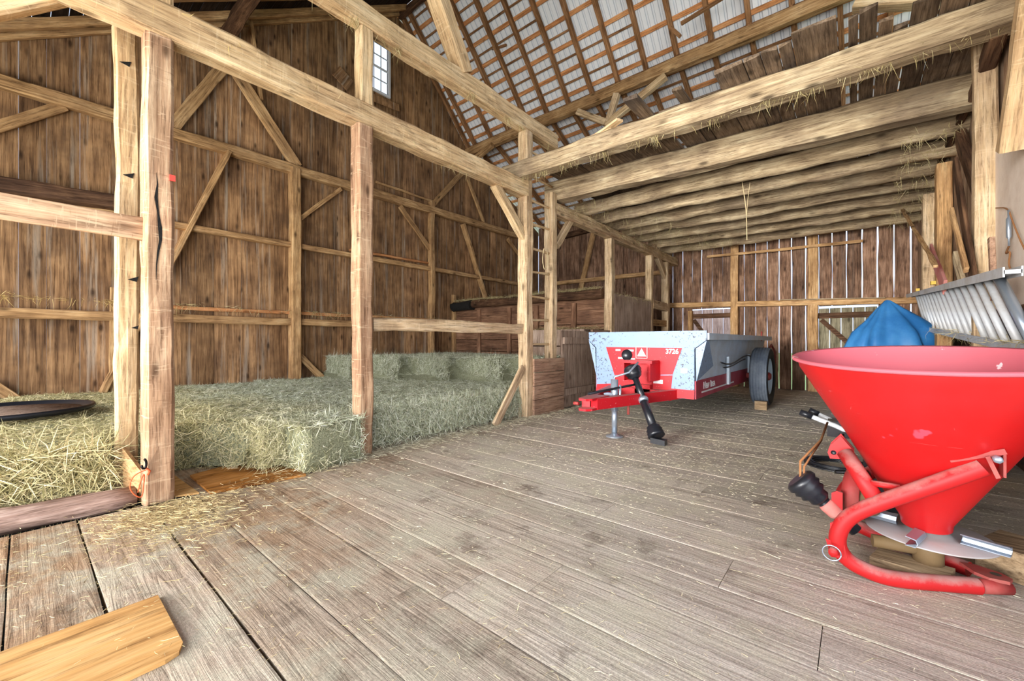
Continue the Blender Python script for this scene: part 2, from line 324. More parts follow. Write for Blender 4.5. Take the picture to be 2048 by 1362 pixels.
def timber(name, p0, p1, w, h, mat, label=None, cat=None, group=None, up=None, rough=.008, parent=None, chamfer=.12, log=False, kind=None, taper=1.0):
    """a beam with its length on local x; hewn, slightly waney; or a round log"""
    p0, p1 = Vector(p0), Vector(p1); d = p1-p0; L = d.length; x = d/L
    if up is None: up = Vector((1, 0, 0)) if abs(x.z) > .9 else Vector((0, 0, 1))
    z = Vector(up); z = (z-x*z.dot(x)).normalized(); y = z.cross(x)
    seg = max(2, int(L/.13)) if rough > 0 else 1
    sd = random.uniform(0, 99); vs = []; fs = []
    if log:
        ring = [(math.cos(2*math.pi*k/12)*w/2, math.sin(2*math.pi*k/12)*h/2) for k in range(12)]
    else:
        c = chamfer*min(w, h); a, b = w/2, h/2
        ring = [(a-c, -b), (a, -b+c), (a, 0), (a, b-c), (a-c, b), (0, b), (-a+c, b), (-a, b-c), (-a, 0), (-a, -b+c), (-a+c, -b), (0, -b)]
    n = len(ring)
    for i in range(seg+1):
        t = i/seg; sx = L*t
        ox = noise.noise(Vector((sx*.7+sd, 0, 0)))*rough*1.4; oz = noise.noise(Vector((sx*.7+sd, 9, 0)))*rough*1.4
        sc = 1+(taper-1)*t
        for k, (ry, rz) in enumerate(ring):
            dn = noise.noise(Vector((sx*2.6+sd, ry*9, rz*9)))*rough*1.2 + noise.noise(Vector((sx*9+sd, ry*14, rz*14)))*rough*.5
            l = math.hypot(ry, rz); q = (1+dn/l)*sc
            vs.append(Vector((sx, ry*q+ox, rz*q+oz)))
    for i in range(seg):
        for k in range(n): fs.append((i*n+k, i*n+(k+1)%n, (i+1)*n+(k+1)%n, (i+1)*n+k))
    fs.append(tuple(range(n))[::-1]); fs.append(tuple(seg*n+k for k in range(n)))
    me = bpy.data.meshes.new(name); me.from_pydata(vs, [], fs); me.materials.append(mat)
    if log: me.polygons.foreach_set('use_smooth', [True]*(len(fs)-2)+[False]*2)
    me.update()
    o = bpy.data.objects.new(name, me); COL.objects.link(o)
    mw = Matrix((x, y, z)).transposed().to_4x4(); mw.translation = p0
    WL[o.name] = p0.copy()
    if parent:
        o.parent = parent; mw.translation = p0-WL[parent.name]
    o.matrix_local = mw
    return tag(o, label, cat, group, kind)
def blade(mb, p, d, L, w, bend=.25, up=None):
    d = Vector(d).normalized(); s = d.orthogonal().normalized()
    s = (s*math.cos(random.uniform(0, 6.28))+d.cross(s)*math.sin(random.uniform(0, 6.28)))
    if s.length < .1: s = d.orthogonal()
    s.normalize(); k = d.cross(s)*L*random.uniform(-bend, bend); s *= w/2
    p = Vector(p); m = p+d*L*.5+k; e = p+d*L
    mb.add([p-s, p+s, m+s, m-s, e], [(0, 1, 2, 3), (3, 2, 4)], random.random())
def text(s, size, mat, origin, right, up, parent, name='lettering', extrude=.002, squash=1.0, shear=0):
    cu = bpy.data.curves.new('t', 'FONT'); cu.body = s; cu.size = size; cu.extrude = extrude; cu.shear = shear; cu.offset = size*.018
    t = bpy.data.objects.new('t', cu); COL.objects.link(t)
    bpy.context.view_layer.update()
    me = bpy.data.meshes.new_from_object(t.evaluated_get(bpy.context.evaluated_depsgraph_get()))
    bpy.data.objects.remove(t)
    rt, up = Vector(right).normalized(), Vector(up).normalized(); nn = rt.cross(up); o0 = Vector(origin)
    for v in me.vertices: v.co = rt*v.co.x*squash + up*v.co.y + nn*v.co.z
    me.materials.clear(); me.materials.append(mat)
    o = bpy.data.objects.new(name, me); COL.objects.link(o); o.parent = parent; o.location = o0-WL[parent.name]; WL[o.name] = o0
    return o
# ================================================================== THE SETTING
XG, XM, XR, YB = -8.3, -3.72, .93, 11.3        # gable wall, mow line, right wall, back wall
RY, RZ = 5.72, 8.79                            # ridge
def zroof(y):
    if y < RY: return RZ-.66*(RY-y)
    if y < 7.93: return RZ-1.07*(y-RY)
    return RZ-1.07*(7.93-RY)-.50*(y-7.93)
# floor planks (surface planks of one floor)
mb = MB(); seam = []
edges = [-3.05,-2.75,-2.45,-2.13,-1.84,-1.5,-1.22,-.92,-.63,-.35,-.05,.215,.545,.80,1.145,1.42,1.71,2.0]
while edges[-1] < YB: edges.append(edges[-1]+random.choice([.24,.28,.31,.34]))
for a, b in zip(edges, edges[1:]):
    g = .012 if a in (-.05, .215, .545) else random.choice([.003, .004, .006])
    x0 = (-3.66 if b < .57 else -3.60 if b < .81 else -4.6)+random.uniform(-.02, .02)
    cuts = [x0]
    while cuts[-1] < 1.3: cuts.append(cuts[-1]+random.uniform(3.0, 4.6))
    cuts[-1] = 1.4
    for c, d in zip(cuts, cuts[1:]):
        dz = random.uniform(-.0015, .001); t = random.random(); n = max(1, int((d-c)/.3)); z1 = dz
        vs = []
        for i in range(n+1):
            xx = c+(d-c)*i/n-(.003 if i == n else 0); w1 = noise.noise(Vector((xx*2, a*7, 0)))*.006; w2 = noise.noise(Vector((xx*2, b*7, 3)))*.006
            vs += [(xx, a+g/2+w1, -.05), (xx, a+g/2+w1, z1-.0012), (xx, a+g/2+w1+.008, z1), (xx, a+g/2+w1+.09, z1), (xx, b-g/2+w2-.05, z1), (xx, b-g/2+w2-.008, z1), (xx, b-g/2+w2, z1-.0012), (xx, b-g/2+w2, -.05)]
            seam += [1, 1, 1, 0, 0, 1, 1, 1]
        fs = [(i*8+k, i*8+8+k, i*8+9+k, i*8+k+1) for i in range(n) for k in range(7)]
        fs += [tuple(range(8)), tuple(n*8+k for k in range(7, -1, -1))]
        mb.add(vs, fs, t)
floor = struct('floor', mb, M['floor'], loc=(0,0,0))
floor.data.attributes.new('seam', 'FLOAT', 'POINT').data.foreach_set('value', [float(s) for s in seam])
mb = MB(); mb.box((-8.5,-3.2,-.45), (1.6,11.5,-.4)); struct('floor_substructure', mb, M['char'])
mb = MB(); mb.box((-8.4,-2.5,-.09), (-4.45,11.3,-.03)); struct('mow_floor', mb, M['dusky'])
mb = MB(); mb.box((-60,11.6,-.9), (60,80,-.8)); struct('ground', mb, M['ground'])
# gable wall: vertical boards
mb = MB(); y = -2.2
winY = (4.88, 5.42); winZ = (6.78, 7.86)
while y < YB:
    w = random.choice([.2,.24,.26,.29,.31]); y2 = min(y+w, YB); g = random.choice([.001,.002,.003]) if y < 8 else .004
    t = random.random(); zt0, zt1 = zroof(y)+.05, zroof(y2-g)+.05; dx = random.uniform(0, .012)
    def slab(ya, yb, z0, za, zb):
        vs = [(XG-.03-dx, ya, z0), (XG-.03-dx, yb, z0), (XG-.03-dx, yb, zb), (XG-.03-dx, ya, za), (XG-dx, ya, z0), (XG-dx, yb, z0), (XG-dx, yb, zb), (XG-dx, ya, za)]
        mb.add(vs, [(0,1,2,3),(7,6,5,4),(0,4,5,1),(1,5,6,2),(2,6,7,3),(3,7,4,0)], t)
    if y2 > winY[0] and y < winY[1]:
        slab(y, y2-g, -.1, winZ[0], winZ[0]); slab(y, y2-g, winZ[1], zt0, zt1)
        if y < winY[0]: slab(y, winY[0], winZ[0], winZ[1], winZ[1])
        if y2 > winY[1]: slab(winY[1], y2-g, winZ[0], winZ[1], winZ[1])
    else: slab(y, y2-g, -.1, zt0, zt1)
    y = y2
struct('wall_left', mb, M['gable'], loc=(XG,0,0))
# window in the gable
mb = MB(); X = XG
for a in ((winY[0]-.05, winZ[0]-.05, winY[1]+.05, winZ[0]), (winY[0]-.05, winZ[1], winY[1]+.05, winZ[1]+.05), (winY[0]-.05, winZ[0], winY[0], winZ[1]), (winY[1], winZ[0], winY[1]+.05, winZ[1])):
    mb.box((X-.02, a[0], a[1]), (X+.04, a[2], a[3]))
win = struct('window_1', mb, M['dirtywhite'])
mb = MB(); ym = (winY[0]+winY[1])/2; zm = (winZ[0]+winZ[1])/2
mb.box((X-.01, winY[0], zm-.02), (X+.015, winY[1], zm+.02))
for yy in (winY[0]+.18, winY[0]+.36): mb.box((X-.01, yy-.009, winZ[0]), (X+.01, yy+.009, winZ[1]))
for zz in (winZ[0]+.27, winZ[0]+.81): mb.box((X-.01, winY[0], zz-.009), (X+.01, winY[1], zz+.009))
mk('glazing_bars', mb, M['dirtywhite'], win)
mb = MB(); mb.box((X-.004, winY[0], winZ[0]), (X-.001, winY[1], winZ[1])); mk('window_pane', mb, M['glass'], win)
# back wall: boards with daylight between
gapsL = [(1118,.008),(1132,.008),(1157,.009),(1173,.010),(1188,.008),(1202,.008),(1224,.006),(1246,.010),(1263,.010),(1279,.010),(1296,.008),(1313,.009),(1330,.006),(1345,.008)]
gapsR = [(1365,.024),(1384,.013),(1403,.030),(1424,.014),(1445,.005),(1468,.004),(1488,.020),(1511,.014),(1534,.018),(1558,.022),(1583,.028),(1611,.024),(1637,.030),(1664,.022),(1693,.022),(1724,.022),(1755,.030),(1788,.030),(1822,.034)]
gx = [(XG+.3*i, .004) for i in range(1, 8)]
gx = [g for g in gx if g[0] < onY(1110,600,YB).x]+[(onY(p,600,YB).x, w) for p, w in gapsL+gapsR]
h1 = (onY(1386,600,YB).x, onY(1462,600,YB).x, onY(1420,617,YB).z); h2 = (onY(1636,600,YB).x, onY(1742,600,YB).x, onY(1680,611,YB).z)
snap = lambda v: min([g[0] for g in gx], key=lambda t: abs(t-v))
h1 = (snap(h1[0]), snap(h1[1]), h1[2]); h2 = (snap(h2[0]), snap(h2[1]), h2[2])
mb = MB(); prev = XG
for x, w in gx+[(XR+.3, .0)]:
    w *= .72
    a, b = prev, x-w/2; t = random.random(); zt = zroof(YB)+.2
    z0 = -.06
    mid = (a+b)/2
    if h1[0] < mid < h1[1]: z0 = h1[2]
    if h2[0] < mid < h2[1]: z0 = h2[2]
    n = 14; vs = []; sd = random.uniform(0, 99); dy = random.uniform(0, .02)
    for i in range(n+1):
        z = z0+(zt-z0)*i/n; q = min(.014, w*.75+.001)
        e0 = noise.noise(Vector((sd, z*1.7, 0)))*q; e1 = noise.noise(Vector((sd+5, z*1.7, 0)))*q
        vs += [(a+e0, YB+dy, z), (b+e1, YB+dy, z), (b+e1, YB+dy+.03, z), (a+e0, YB+dy+.03, z)]
    mb.add(vs, [(i*4+k, i*4+(k+1)%4, i*4+4+(k+1)%4, i*4+4+k) for i in range(n) for k in range(4)]+[(0,1,2,3), (n*4+3, n*4+2, n*4+1, n*4)], t)
    prev = x+w/2
struct('wall_back', mb, M['back'], loc=(0,YB,0))
# two low plank hatch doors in the back wall
M['hatchpale'] = wood('pale_hatch_wood', C(120,100,96), C(168,150,148), C(200,184,182), axis=2, vary=.1)
M['hatchgreen'] = wood('weathered_hatch_wood', C(90,84,66), C(140,132,108), C(176,166,140), axis=2, vary=.15, stain=C(80,70,54))
def hatch(name, h, gap, mat, n, diag):
    x0, x1, zt = h; root = MB(); w = (x1-x0)/n
    for i in range(n): root.box((x0+i*w+.006, YB, .05), (x0+(i+1)*w-.006, YB+.025, zt-gap), random.random())
    o = struct(name, root, mat)
    b = MB(); b.box((x0, YB-.03, zt-gap-.22), (x1, YB, zt-gap-.10)); b.box((x0, YB-.03, .18), (x1, YB, .30)); mk('hatch_rail', b, M['dusky'], o)
    b = MB(); a, c = Vector((x0+.05, YB-.015, zt-gap-.25)), Vector((x1-.05, YB-.015, .35 if diag else .6)); d = (c-a); nn = Vector((-d.z, 0, d.x)).normalized()*.045
    b.obox((a+c)/2, d/2, nn, (0,.015,0)); mk('hatch_brace', b, M['dusky'], o)
hatch('door_1', h1, .03, M['hatchpale'], 4, True); hatch('door_2', h2, .05, M['hatchgreen'], 5, False)
# right wall
M['rightboards'] = wood('right_wall_boards', C(110,84,64), C(168,138,112), C(204,176,148), axis=2, vary=.15, stain=C(120,92,72))
mb = MB(); y = 3.1
while y < YB:
    w = random.choice([.22,.26,.3]); y2 = min(y+w, YB); mb.box((XR, y, 1.3), (XR+.03, y2-.004, 4.7), random.random()); y = y2
struct('wall_right', mb, M['rightboards'], loc=(XR,0,0))
mb = MB()
for z in (-.1, .22, .54, .86, 1.12): mb.box((XR+.16, 2.3, z), (XR+.2, YB, z+.30), random.random())
mb.box((XR-.02, 3.1, 1.24), (XR+.2, YB, 1.3), .3)
struct('wall_right_base', mb, M['dusky'])
# ------------------------------------------------------------------ roof
rafX = [-.19-.6*k for k in range(-2, 14)]
def sheet(y0, y1, off, name):
    mb = MB(); x = -8.55; k = 0; vs = []
    P0 = Vector((0, y0, zroof(y0)+off)); P1 = Vector((0, y1, zroof(y1-1e-4)+off))
    nrm = Vector((0, -(P1.z-P0.z), P1.y-P0.y)).normalized()
    while x < 2.2:
        for dx, h in ((0, 0), (.05, 0), (.06, .014), (.09, .014), (.1, 0)):
            vs.append(P0+Vector((x+dx, 0, 0))+nrm*h); vs.append(P1+Vector((x+dx, 0, 0))+nrm*h)
        x += .125
    n = len(vs)//2
    for i in range(n-1): mb.add([vs[2*i], vs[2*i+1], vs[2*i+3], vs[2*i+2]], [(0,1,2,3)], 0 if i % 5 == 4 or i % 5 == 0 and False else (.15 if i % 5 == 2 else (.0 if i % 5 in (0, 4) else 1)))  # rib sides get a greyer tone: shading of the ribs painted into the colour
    return struct(name, mb, M['roofmetal'], loc=(0,y0,P0.z))
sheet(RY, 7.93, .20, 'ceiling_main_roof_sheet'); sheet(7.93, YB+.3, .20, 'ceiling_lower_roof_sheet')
mb = MB(); y = -2.4
while y < RY-.02:
    y2 = y+random.choice([.13,.16,.2]); a = Vector((0, y, zroof(y)+.13)); b = Vector((0, min(y2-.005, RY), zroof(min(y2-.005, RY))+.13))
    x = -8.5
    while x < 2.2:
        x2 = x+random.uniform(1.4, 3.2); t = random.random()
        mb.add([(x,a.y,a.z),(x2,a.y,a.z),(x2,b.y,b.z),(x,b.y,b.z),(x,a.y,a.z+.02),(x2,a.y,a.z+.02),(x2,b.y,b.z+.02),(x,b.y,b.z+.02)], [(3,2,1,0),(4,5,6,7),(0,1,5,4),(2,3,7,6)], t); x = x2+.01
    y = y2
struct('ceiling_dark_roof_boards', mb, M['oldroof'])
def raf(x, ya, yb, g, lab, mat):
    return timber('roof_rafter', (x, ya, zroof(ya+1e-4)+.06), (x, yb, zroof(yb-1e-4)+.06), .075, .12, mat, lab, 'rafter', g, rough=.006)
for x in rafX:
    raf(x, RY, 7.97, 'rafters of the white sheeted slope', 'brown sawn rafter sloping down under the white sheet roof above the wall plate', M['rafter'])
    raf(x, 7.9, YB, 'rafters of the lower lean-to slope', 'short brown rafter of the flatter white roof below the wall plate', M['rafter'])
for x in rafX[4:]:
    raf(x, -2.3, RY, 'rafters of the dark near slope', 'brown rafter under the dark board roof at upper left', M['girt'])
raf(XG+.06, RY, 7.97, None, 'thin brown rafter lying along the steep edge of the gable wall', M['rafter'])
raf(XG+.06, -2.3, RY, None, 'brown rafter lying along the top edge of the gable wall at upper left', M['girt'])
# battens across the rafters
y = RY+.06; k = 0
while y < YB:
    z = zroof(y)+.16; s = 1.07 if y < 7.93 else .5; up = Vector((0, s, 1)).normalized()
    w = .08 if k % 2 == 0 else .04
    timber('roof_batten', (-8.5, y, z), (2.1 if k % 2 == 0 or y > 7.9 else random.choice([-3.2, -4.4, -5.0, -3.8]), y, z), w, .04, M['batten'] if k % 2 == 0 else M['rafter'],
           'wide orange-brown batten nailed across the rafters under the white roof' if k % 2 == 0 else 'narrow dark batten between the wide battens under the white roof',
           'batten', 'wide roof battens' if k % 2 == 0 else 'narrow roof battens', up=up, rough=.003)
    y += .15 if y < 7.93 else .22; k += 1
# ================================================================== THE TIMBER FRAME
def post(x, y, z0, z1, wx, wy, mat, lab, rough=.012, name='timber_post'):
    return timber(name, (x, y, z0), (x, y, z1), wy, wx, mat, lab, 'post', rough=rough)
P_near = post(XM, .60, 0, 3.2, .165, .155, M['post'], 'nearest hewn post at left, reddish with a deep split and axe marks')
post(XM, .60, 3.43, 4.16, .15, .15, M['beam'], 'short upper post above the main beam over the nearest hewn post')
P_thin = post(-4.05, .48, 0, 3.36, .125, .125, M['beam'], 'thinner pale post with peg holes just behind the nearest hewn post')
post(XM, 2.14, 0, 3.2, .16, .16, M['post'], 'second hewn post standing between the hay bales')
post(XM, 2.16, 3.43, 4.16, .14, .14, M['beam'], 'upper pale post between the two long beams, beside the gable window')
post(XM, 4.74, 0, 4.16, .17, .17, M['oldpost'], 'tall pale post carrying the left ends of the ladder rungs')
post(XM, 5.39, 0, 3.44, .155, .16, M['oldpost'], 'pale post carrying the right ends of the ladder rungs')
post(XM, 7.42, 0, 3.11, .16, .17, M['oldpost'], 'pale post at the corner of the dusty plywood panel')
post(XM, 9.45, 0, 3.11, .15, .15, M['oldpost'], 'pale post rising behind the far edge of the dusty plywood panel')
post(XM, 10.5, 0, 3.11, .17, .17, M['oldpost'], 'far pale post with a curved brace next to the back wall')
timber('main_beam', (XM, -1.6, 3.315), (XM, 4.70, 3.315), .17, .235, M['beam'], 'long pale hewn beam running from upper left to the ladder post', 'beam', rough=.014)
timber('upper_beam', (XM, -.6, 4.285), (XM, 5.48, 4.285), .16, .24, M['beam'], 'upper pale hewn beam ending above the ladder', 'beam', rough=.014)
timber('tie_beam', (XM, 5.44, 3.22), (XM, 11.25, 3.22), .16, .2, M['oldpost'], 'far beam hung with hay, running from the ladder to the back wall', 'beam', rough=.012)
d_ = onX(880, 15, XM)-onX(925, 148, XM)
timber('canted_strut', onX(926, 150, XM), onX(926, 150, XM)+d_*3.2, .2, .2, M['beam'], 'leaning pale strut rising from the upper beam to the roof', 'strut', rough=.01)
timber('knee_brace', onX(990, 368, XM), onX(1050, 480, XM), .1, .13, M['beam'], 'knee brace between the main beam and the ladder post', 'brace', rough=.01)
timber('knee_brace', onX(1150, 425, XM), onX(1112, 492, XM), .09, .11, M['oldpost'], 'small knee brace under the far hay-hung beam', 'brace', rough=.006)
timber('knee_brace', onX(1306, 492, XM), onX(1332, 560, XM), .1, .16, M['oldpost'], 'curved knee brace on the far post by the back wall', 'brace', rough=.012)
timber('side_rail', onX(290, 458, -3.72), (-3.70, -1.5, onX(290, 458, -3.72).z), .05, .15, M['post'], 'reddish rail joining the nearest hewn post at left', 'rail', rough=.006)
timber('crossrail', onX(744, 649, XM), onX(1050, 658, XM), .07, .135, M['oldpost'], 'pale horizontal rail above the hay between two posts', 'rail', rough=.014)
timber('prop_board', onX(1046, 735, -3.66), onX(990, 852, -3.6), .04, .12, M['oldpost'], 'grey board leaning against the foot of the ladder post', 'board', rough=.006)
timber('roof_brace', onX(-60, 24, -3.85), onX(120, -12, -3.85), .12, .12, M['beam'], 'pale timber crossing the upper left corner', 'brace')
timber('roof_purlin', (XG+.05, 2.2, 6.28), (-2.2, 2.2, 6.28), .17, .2, M['dusky'], 'dark old purlin crossing under the near roof slope', 'beam', rough=.02)
timber('ridge_beam', (XG+.05, RY, RZ-.02), (2.0, RY, RZ-.02), .1, .16, M['dusky'], 'dark ridge beam at the peak of the roof', 'beam', rough=.02)
plate_a = onY(934, 304, 7.93)
timber('wall_plate', (XG+.02, 7.93, 6.33), (1.9, 7.93, 6.33), .16, .22, M['girt'], 'long plate beam under the lower ends of the steep rafters', 'beam', rough=.012)
for a, b, lab, mt in (((1156,224),(1216,247),'whitish short brace on the wall plate beside the upright','oldpost'), ((1234,188),(1214,252),'short upright strut meeting the braces at the wall plate','oldpost'),
                  ((1212,250),(1332,152),'pale diagonal brace running up to the wall plate','beam'), ((945,322),(985,290),'short brace between gable wall and wall plate','girt')):
    timber('plate_brace', onY(*a, 7.81), onY(*b, 7.81), .12, .13, M[mt], lab, 'brace', rough=.004)
# gable wall frame
def gb(name, a, b, w, h, lab, cat='brace', mt='girt', X=-8.21, rough=.008):
    return timber(name, onX(*a, X), onX(*b, X), w, h, M[mt], lab, cat, rough=rough)
gb('gable_girt', (-40, 152), (1033, 471), .14, .17, 'uppermost long girt across the gable wall', 'girt', rough=.014)
gb('gable_girt', (-40, 383), (1036, 568), .12, .10, 'middle girt across the gable wall', 'girt')
gb('gable_girt', (-40, 624), (868, 653), .13, .13, 'lowest girt on the gable wall with hay caught on it', 'girt')
gb('gable_log', (-60, 364), (241, 404), .15, .2, 'dark rounded log across the gable wall at left, above the reddish rail', 'log', 'dusky', X=-8.05, rough=.02)
gb('nailing_strip', (700, 500), (868, 528), .05, .05, 'reddish strip lying above the middle girt', 'strip', 'batten', X=-8.25)
gb('nailing_strip', (342, 614), (868, 640), .05, .06, 'reddish strip lying along the lowest girt', 'strip', 'batten', X=-8.24)
gb('nailing_strip', (752, 364), (866, 403), .04, .05, 'thin strip above the uppermost girt right of the second post', 'strip', X=-8.26)
def gpost(px, ytop, ybot, w, lab, X=-8.2):
    a = onX(px, ytop, X); b = onX(px, ybot, X); return timber('gable_post', (X, a.y, b.z), (X, a.y, a.z), w, w, M['girt'], lab, 'post', rough=.01)
gpost(590, 338, 850, .18, 'post on the gable wall between the first two hewn posts')
gpost(863, 405, 800, .14, 'post on the gable wall right of the second hewn post')
gpost(908, 590, 720, .10, 'short post where the stall partition meets the gable wall')
gpost(226, 575, 830, .08, 'low upright on the gable wall hidden partly by the nearest post')
gb('gable_brace', (445, 136), (338, 262), .05, .17, 'diagonal brace above the uppermost girt, right of the nearest post')
gb('gable_brace', (470, 140), (594, 334), .07, .20, 'long diagonal brace coming down to the head of the gable post')
gb('gable_stud', (500, 38), (522, 200), .05, .10, 'thin pale stud under the dark purlin on the gable wall', 'post')
gb('gable_brace', (456, 306), (205, 786), .07, .23, 'longest diagonal brace passing behind the nearest hewn post')
gb('gable_brace', (682, 378), (600, 438), .05, .08, 'small brace right of the gable post under the uppermost girt')
gb('gable_brace', (-30, 262), (128, 212), .06, .13, 'small brace at far left under the uppermost girt')
gb('gable_brace', (600, 712), (650, 762), .05, .12, 'low brace foot rising from the hay by the gable post')
gb('gable_brace', (-20, 768), (40, 806), .05, .12, 'low brace foot above the hay at far left')
gb('gable_brace', (861, 416), (946, 320), .06, .13, 'diagonal brace rising from the gable girt towards the wall plate')
gb('gable_brace', (800, 412), (860, 498), .05, .12, 'brace below the girt, left of the second gable post')
gb('gable_brace', (936, 358), (968, 448), .05, .10, 'thin brace above the girt near the right end of the gable wall')
gb('gable_brace', (926, 448), (973, 604), .06, .15, 'wide brace dropping to the partition near the right end of the gable wall')
gb('gable_brace', (1015, 478), (1040, 512), .05, .10, 'little brace beside the ladder at the end of the gable wall')
gb('patch_board', (672, 140), (700, 172), .03, .3, 'brown patch board left of the upper post high on the gable', 'board', 'gable')
gb('patch_board', (748, 196), (798, 216), .03, .16, 'brown board nailed under the gable window', 'board', 'gable')
# back wall frame
def bb(name, a, b, w, h, lab, cat, mt='girt', Y=YB-.07, rough=.006):
    return timber(name, onY(*a, Y), onY(*b, Y), w, h, M[mt], lab, cat, rough=rough)
bb('back_girt', (1340, 611), (1866, 600), .14, .13, 'long rail across the light-striped back wall', 'girt')
bb('back_girt', (1112, 567), (1340, 543), .12, .12, 'brown rail on the back wall seen behind the far posts', 'girt')
bb('back_lath', (1414, 514), (1726, 482), .03, .06, 'thin sloping lath nailed across the upper back wall', 'lath', Y=YB-.2)
def bpost(px, w, lab, ztop=3.6, mt='girt'):
    p = onY(px, 600, YB-.08); return timber('back_post', (p.x, p.y, 0), (p.x, p.y, ztop), w, .12, M[mt], lab, 'post', up=(0,1,0), rough=.01)
bpost(1469, .17, 'post on the back wall right of the small pale hatch'); bpost(1626, .19, 'post on the back wall left of the blue tarpaulin')
bpost(1381, .10, 'slim post left of the small pale hatch', 1.9)
bb('back_brace', (1188, 462), (1160, 585), .07, .16, 'leaning brace against the back wall behind the corner post', 'brace')
bb('eave_beam', (1100, 480), (1260, 438), .14, .16, 'dark beam on top of the back wall behind the ladder', 'beam', 'dusky')
bb('back_shelf', (1560, 600), (1770, 596), .2, .02, 'narrow plank shelf lying on the back wall rail', 'shelf', 'joist', Y=YB-.14)
# ------------------------------------------------------------------ stall partition
mb = MB()
for i, z in enumerate((-.02, .28, .56, .86, 1.16, 1.46, 1.74)): mb.box((-8.28, 7.42, z), (-3.82, 7.45, z+(.285 if z < 1.7 else .24)), random.random())
struct('wall_partition', mb, M['partition'])
for k, px in enumerate((958, 1019, 1073, 1148)):
    p = onY(px, 620, 7.39)
    timber('partition_stud', (p.x, p.y, 0), (p.x, p.y, 1.9), .11, .06, M['partition'], ['partition stud nearest the gable wall', 'partition stud just left of the ladder post', 'partition stud seen between the ladder posts', 'partition stud right of the ladder'][k]+', dark reddish brown', 'stud', up=(0,1,0))
timber('log_rail', (-8.0, 7.34, 2.05), (-3.8, 7.34, 2.05), .2, .2, M['dusky'], 'dark log rail on top of the stall partition, hay on it', 'log', log=True, rough=.02)
a_ = onY(925, 606, 7.3)
timber('log_rail', (a_.x-.35, 7.3, 2.0), (a_.x+.35, 7.3, 2.02), .24, .24, M['char'], 'blackened log end lying at the left end of the partition rail', 'log', log=True, rough=.03)
mb = MB(); mb.box((-5.3, 6.62, 1.02), (-3.82, 6.66, 1.3)); mb.box((-5.3, 6.62, 1.3), (-3.82, 7.38, 1.33)); mb.box((-5.3,6.62,0),(-5.26,7.38,1.3)); mb.box((-5.3,6.62,.0),(-3.82,6.66,1.0), .5)
mk('feed_box', mb, M['doorwood'], label='pale boarded feed box between the ladder and the corner post', cat='box')
# low boarding between the posts
mb = MB()
for z, h in ((0,.24),(.245,.2),(.45,.19),(.645,.2)): mb.box((-3.635, 4.80, z), (-3.60, 5.60, z+h-.004), random.random())
mk('board_partition', mb, M['partitionY'], label='low wall of four horizontal boards at the foot of the ladder', cat='partition')
mb = MB()
for i in range(5): mb.box((-3.69, 5.62+i*.2, .02), (-3.65, 5.62+(i+1)*.2-.003, 1.28), random.random())
dr = mk('plank_door', mb, M['doorwood'], label='low plank door with two battens beside the manure spreader', cat='door')
for z in (.22, 1.06):
    b = MB(); b.box((-3.65, 5.63, z), (-3.61, 6.6, z+.11)); mk('door_batten', b, M['doorwood'], dr)
mb = MB()
for z in (0, .33, .66, .99): mb.box((-3.71, 6.66, z), (-3.67, 7.34, z+.325), random.random())
mk('board_partition', mb, M['partitionY'], label='board wall behind the left end of the manure spreader', cat='partition')
mb = MB(); mb.box((-3.68, 7.5, 0), (-3.65, 9.42, onX(1232, 588, -3.66).z)); mk('board_screen', mb, M['panel'], label='dusty pale plywood panel beyond the corner post', cat='partition')
bx0 = onX(1308, 600, -3.68)
timber('stall_rail', (-3.68, 9.5, 1.98), (-3.68, 10.6, 1.95), .08, .2, M['oldpost'], 'short pale rail right of the plywood panel', 'rail')
timber('stall_rail', (-3.68, 9.5, 1.55), (-3.68, 10.6, 1.55), .05, .15, M['girt'], 'lower short rail right of the plywood panel', 'rail')
# ladder on the posts
lad = empty('built_in_ladder', (XM, 5.06, 0), 'wooden rung ladder built between two pale posts', 'ladder')
for k in range(9):
    z = 1.06+.357*k; timber('rung', (XM+.02, 4.77, z), (XM+.02, 5.40, z+random.uniform(-.01,.03)), .036, .036, M['beam'], log=True, rough=.002, parent=lad)
# ------------------------------------------------------------------ loft: joists and planks
jl = [(4.60,4.75,.22,.24,'front squared joist of the loft, closest to the camera',3.44,False), (5.55,5.9,.22,.24,'second loft joist, squared with a rounded edge',3.36,False),
      (6.45,6.55,.23,.23,'third loft joist, a round pale log',3.36,True), (7.1,7.2,.20,.2,'fourth loft joist, a knotty squared log',3.36,True), (7.78,7.85,.22,.22,'fifth loft joist, counted from the front',3.36,True),
      (8.4,8.5,.18,.2,'sixth loft joist, counted from the front',3.36,True), (9.1,9.2,.2,.2,'seventh loft joist, near the back of the loft',3.36,True), (9.85,9.9,.2,.2,'eighth loft joist, last but one before the back wall',3.36,True), (10.7,10.75,.2,.2,'rearmost loft joist close to the back wall',3.36,True)]
for y0, y1, w, h, lab, zb, lg in jl:
    h2_ = 3.66-zb if not lg else h; zc = zb+h2_/2
    timber('loft_joist', (-3.97 if y0 < 5 else -3.88, y0, zc), (1.05, y1, zc), w, h2_+.01, M['joist'], lab, 'joist', log=lg, rough=.016 if not lg else .026, chamfer=.1)
pk = [(1246,1282,204),(1284,1303,203),(1304,1343,0),(1344,1378,185),(1379,1427,0),(1428,1486,150),(1487,1520,127),(1521,1556,112),(1557,1580,100),(1582,1674,75),(1676,1694,50),(1695,1718,45),(1719,1757,30),(1758,1782,50),(1783,1825,0),(1826,1885,15),(1886,1950,0.5),(1951,2030,-20)]
xs = [(-3.62, -3.38, 5.6, 9), (-3.36, -3.08, 5.2, 9)]
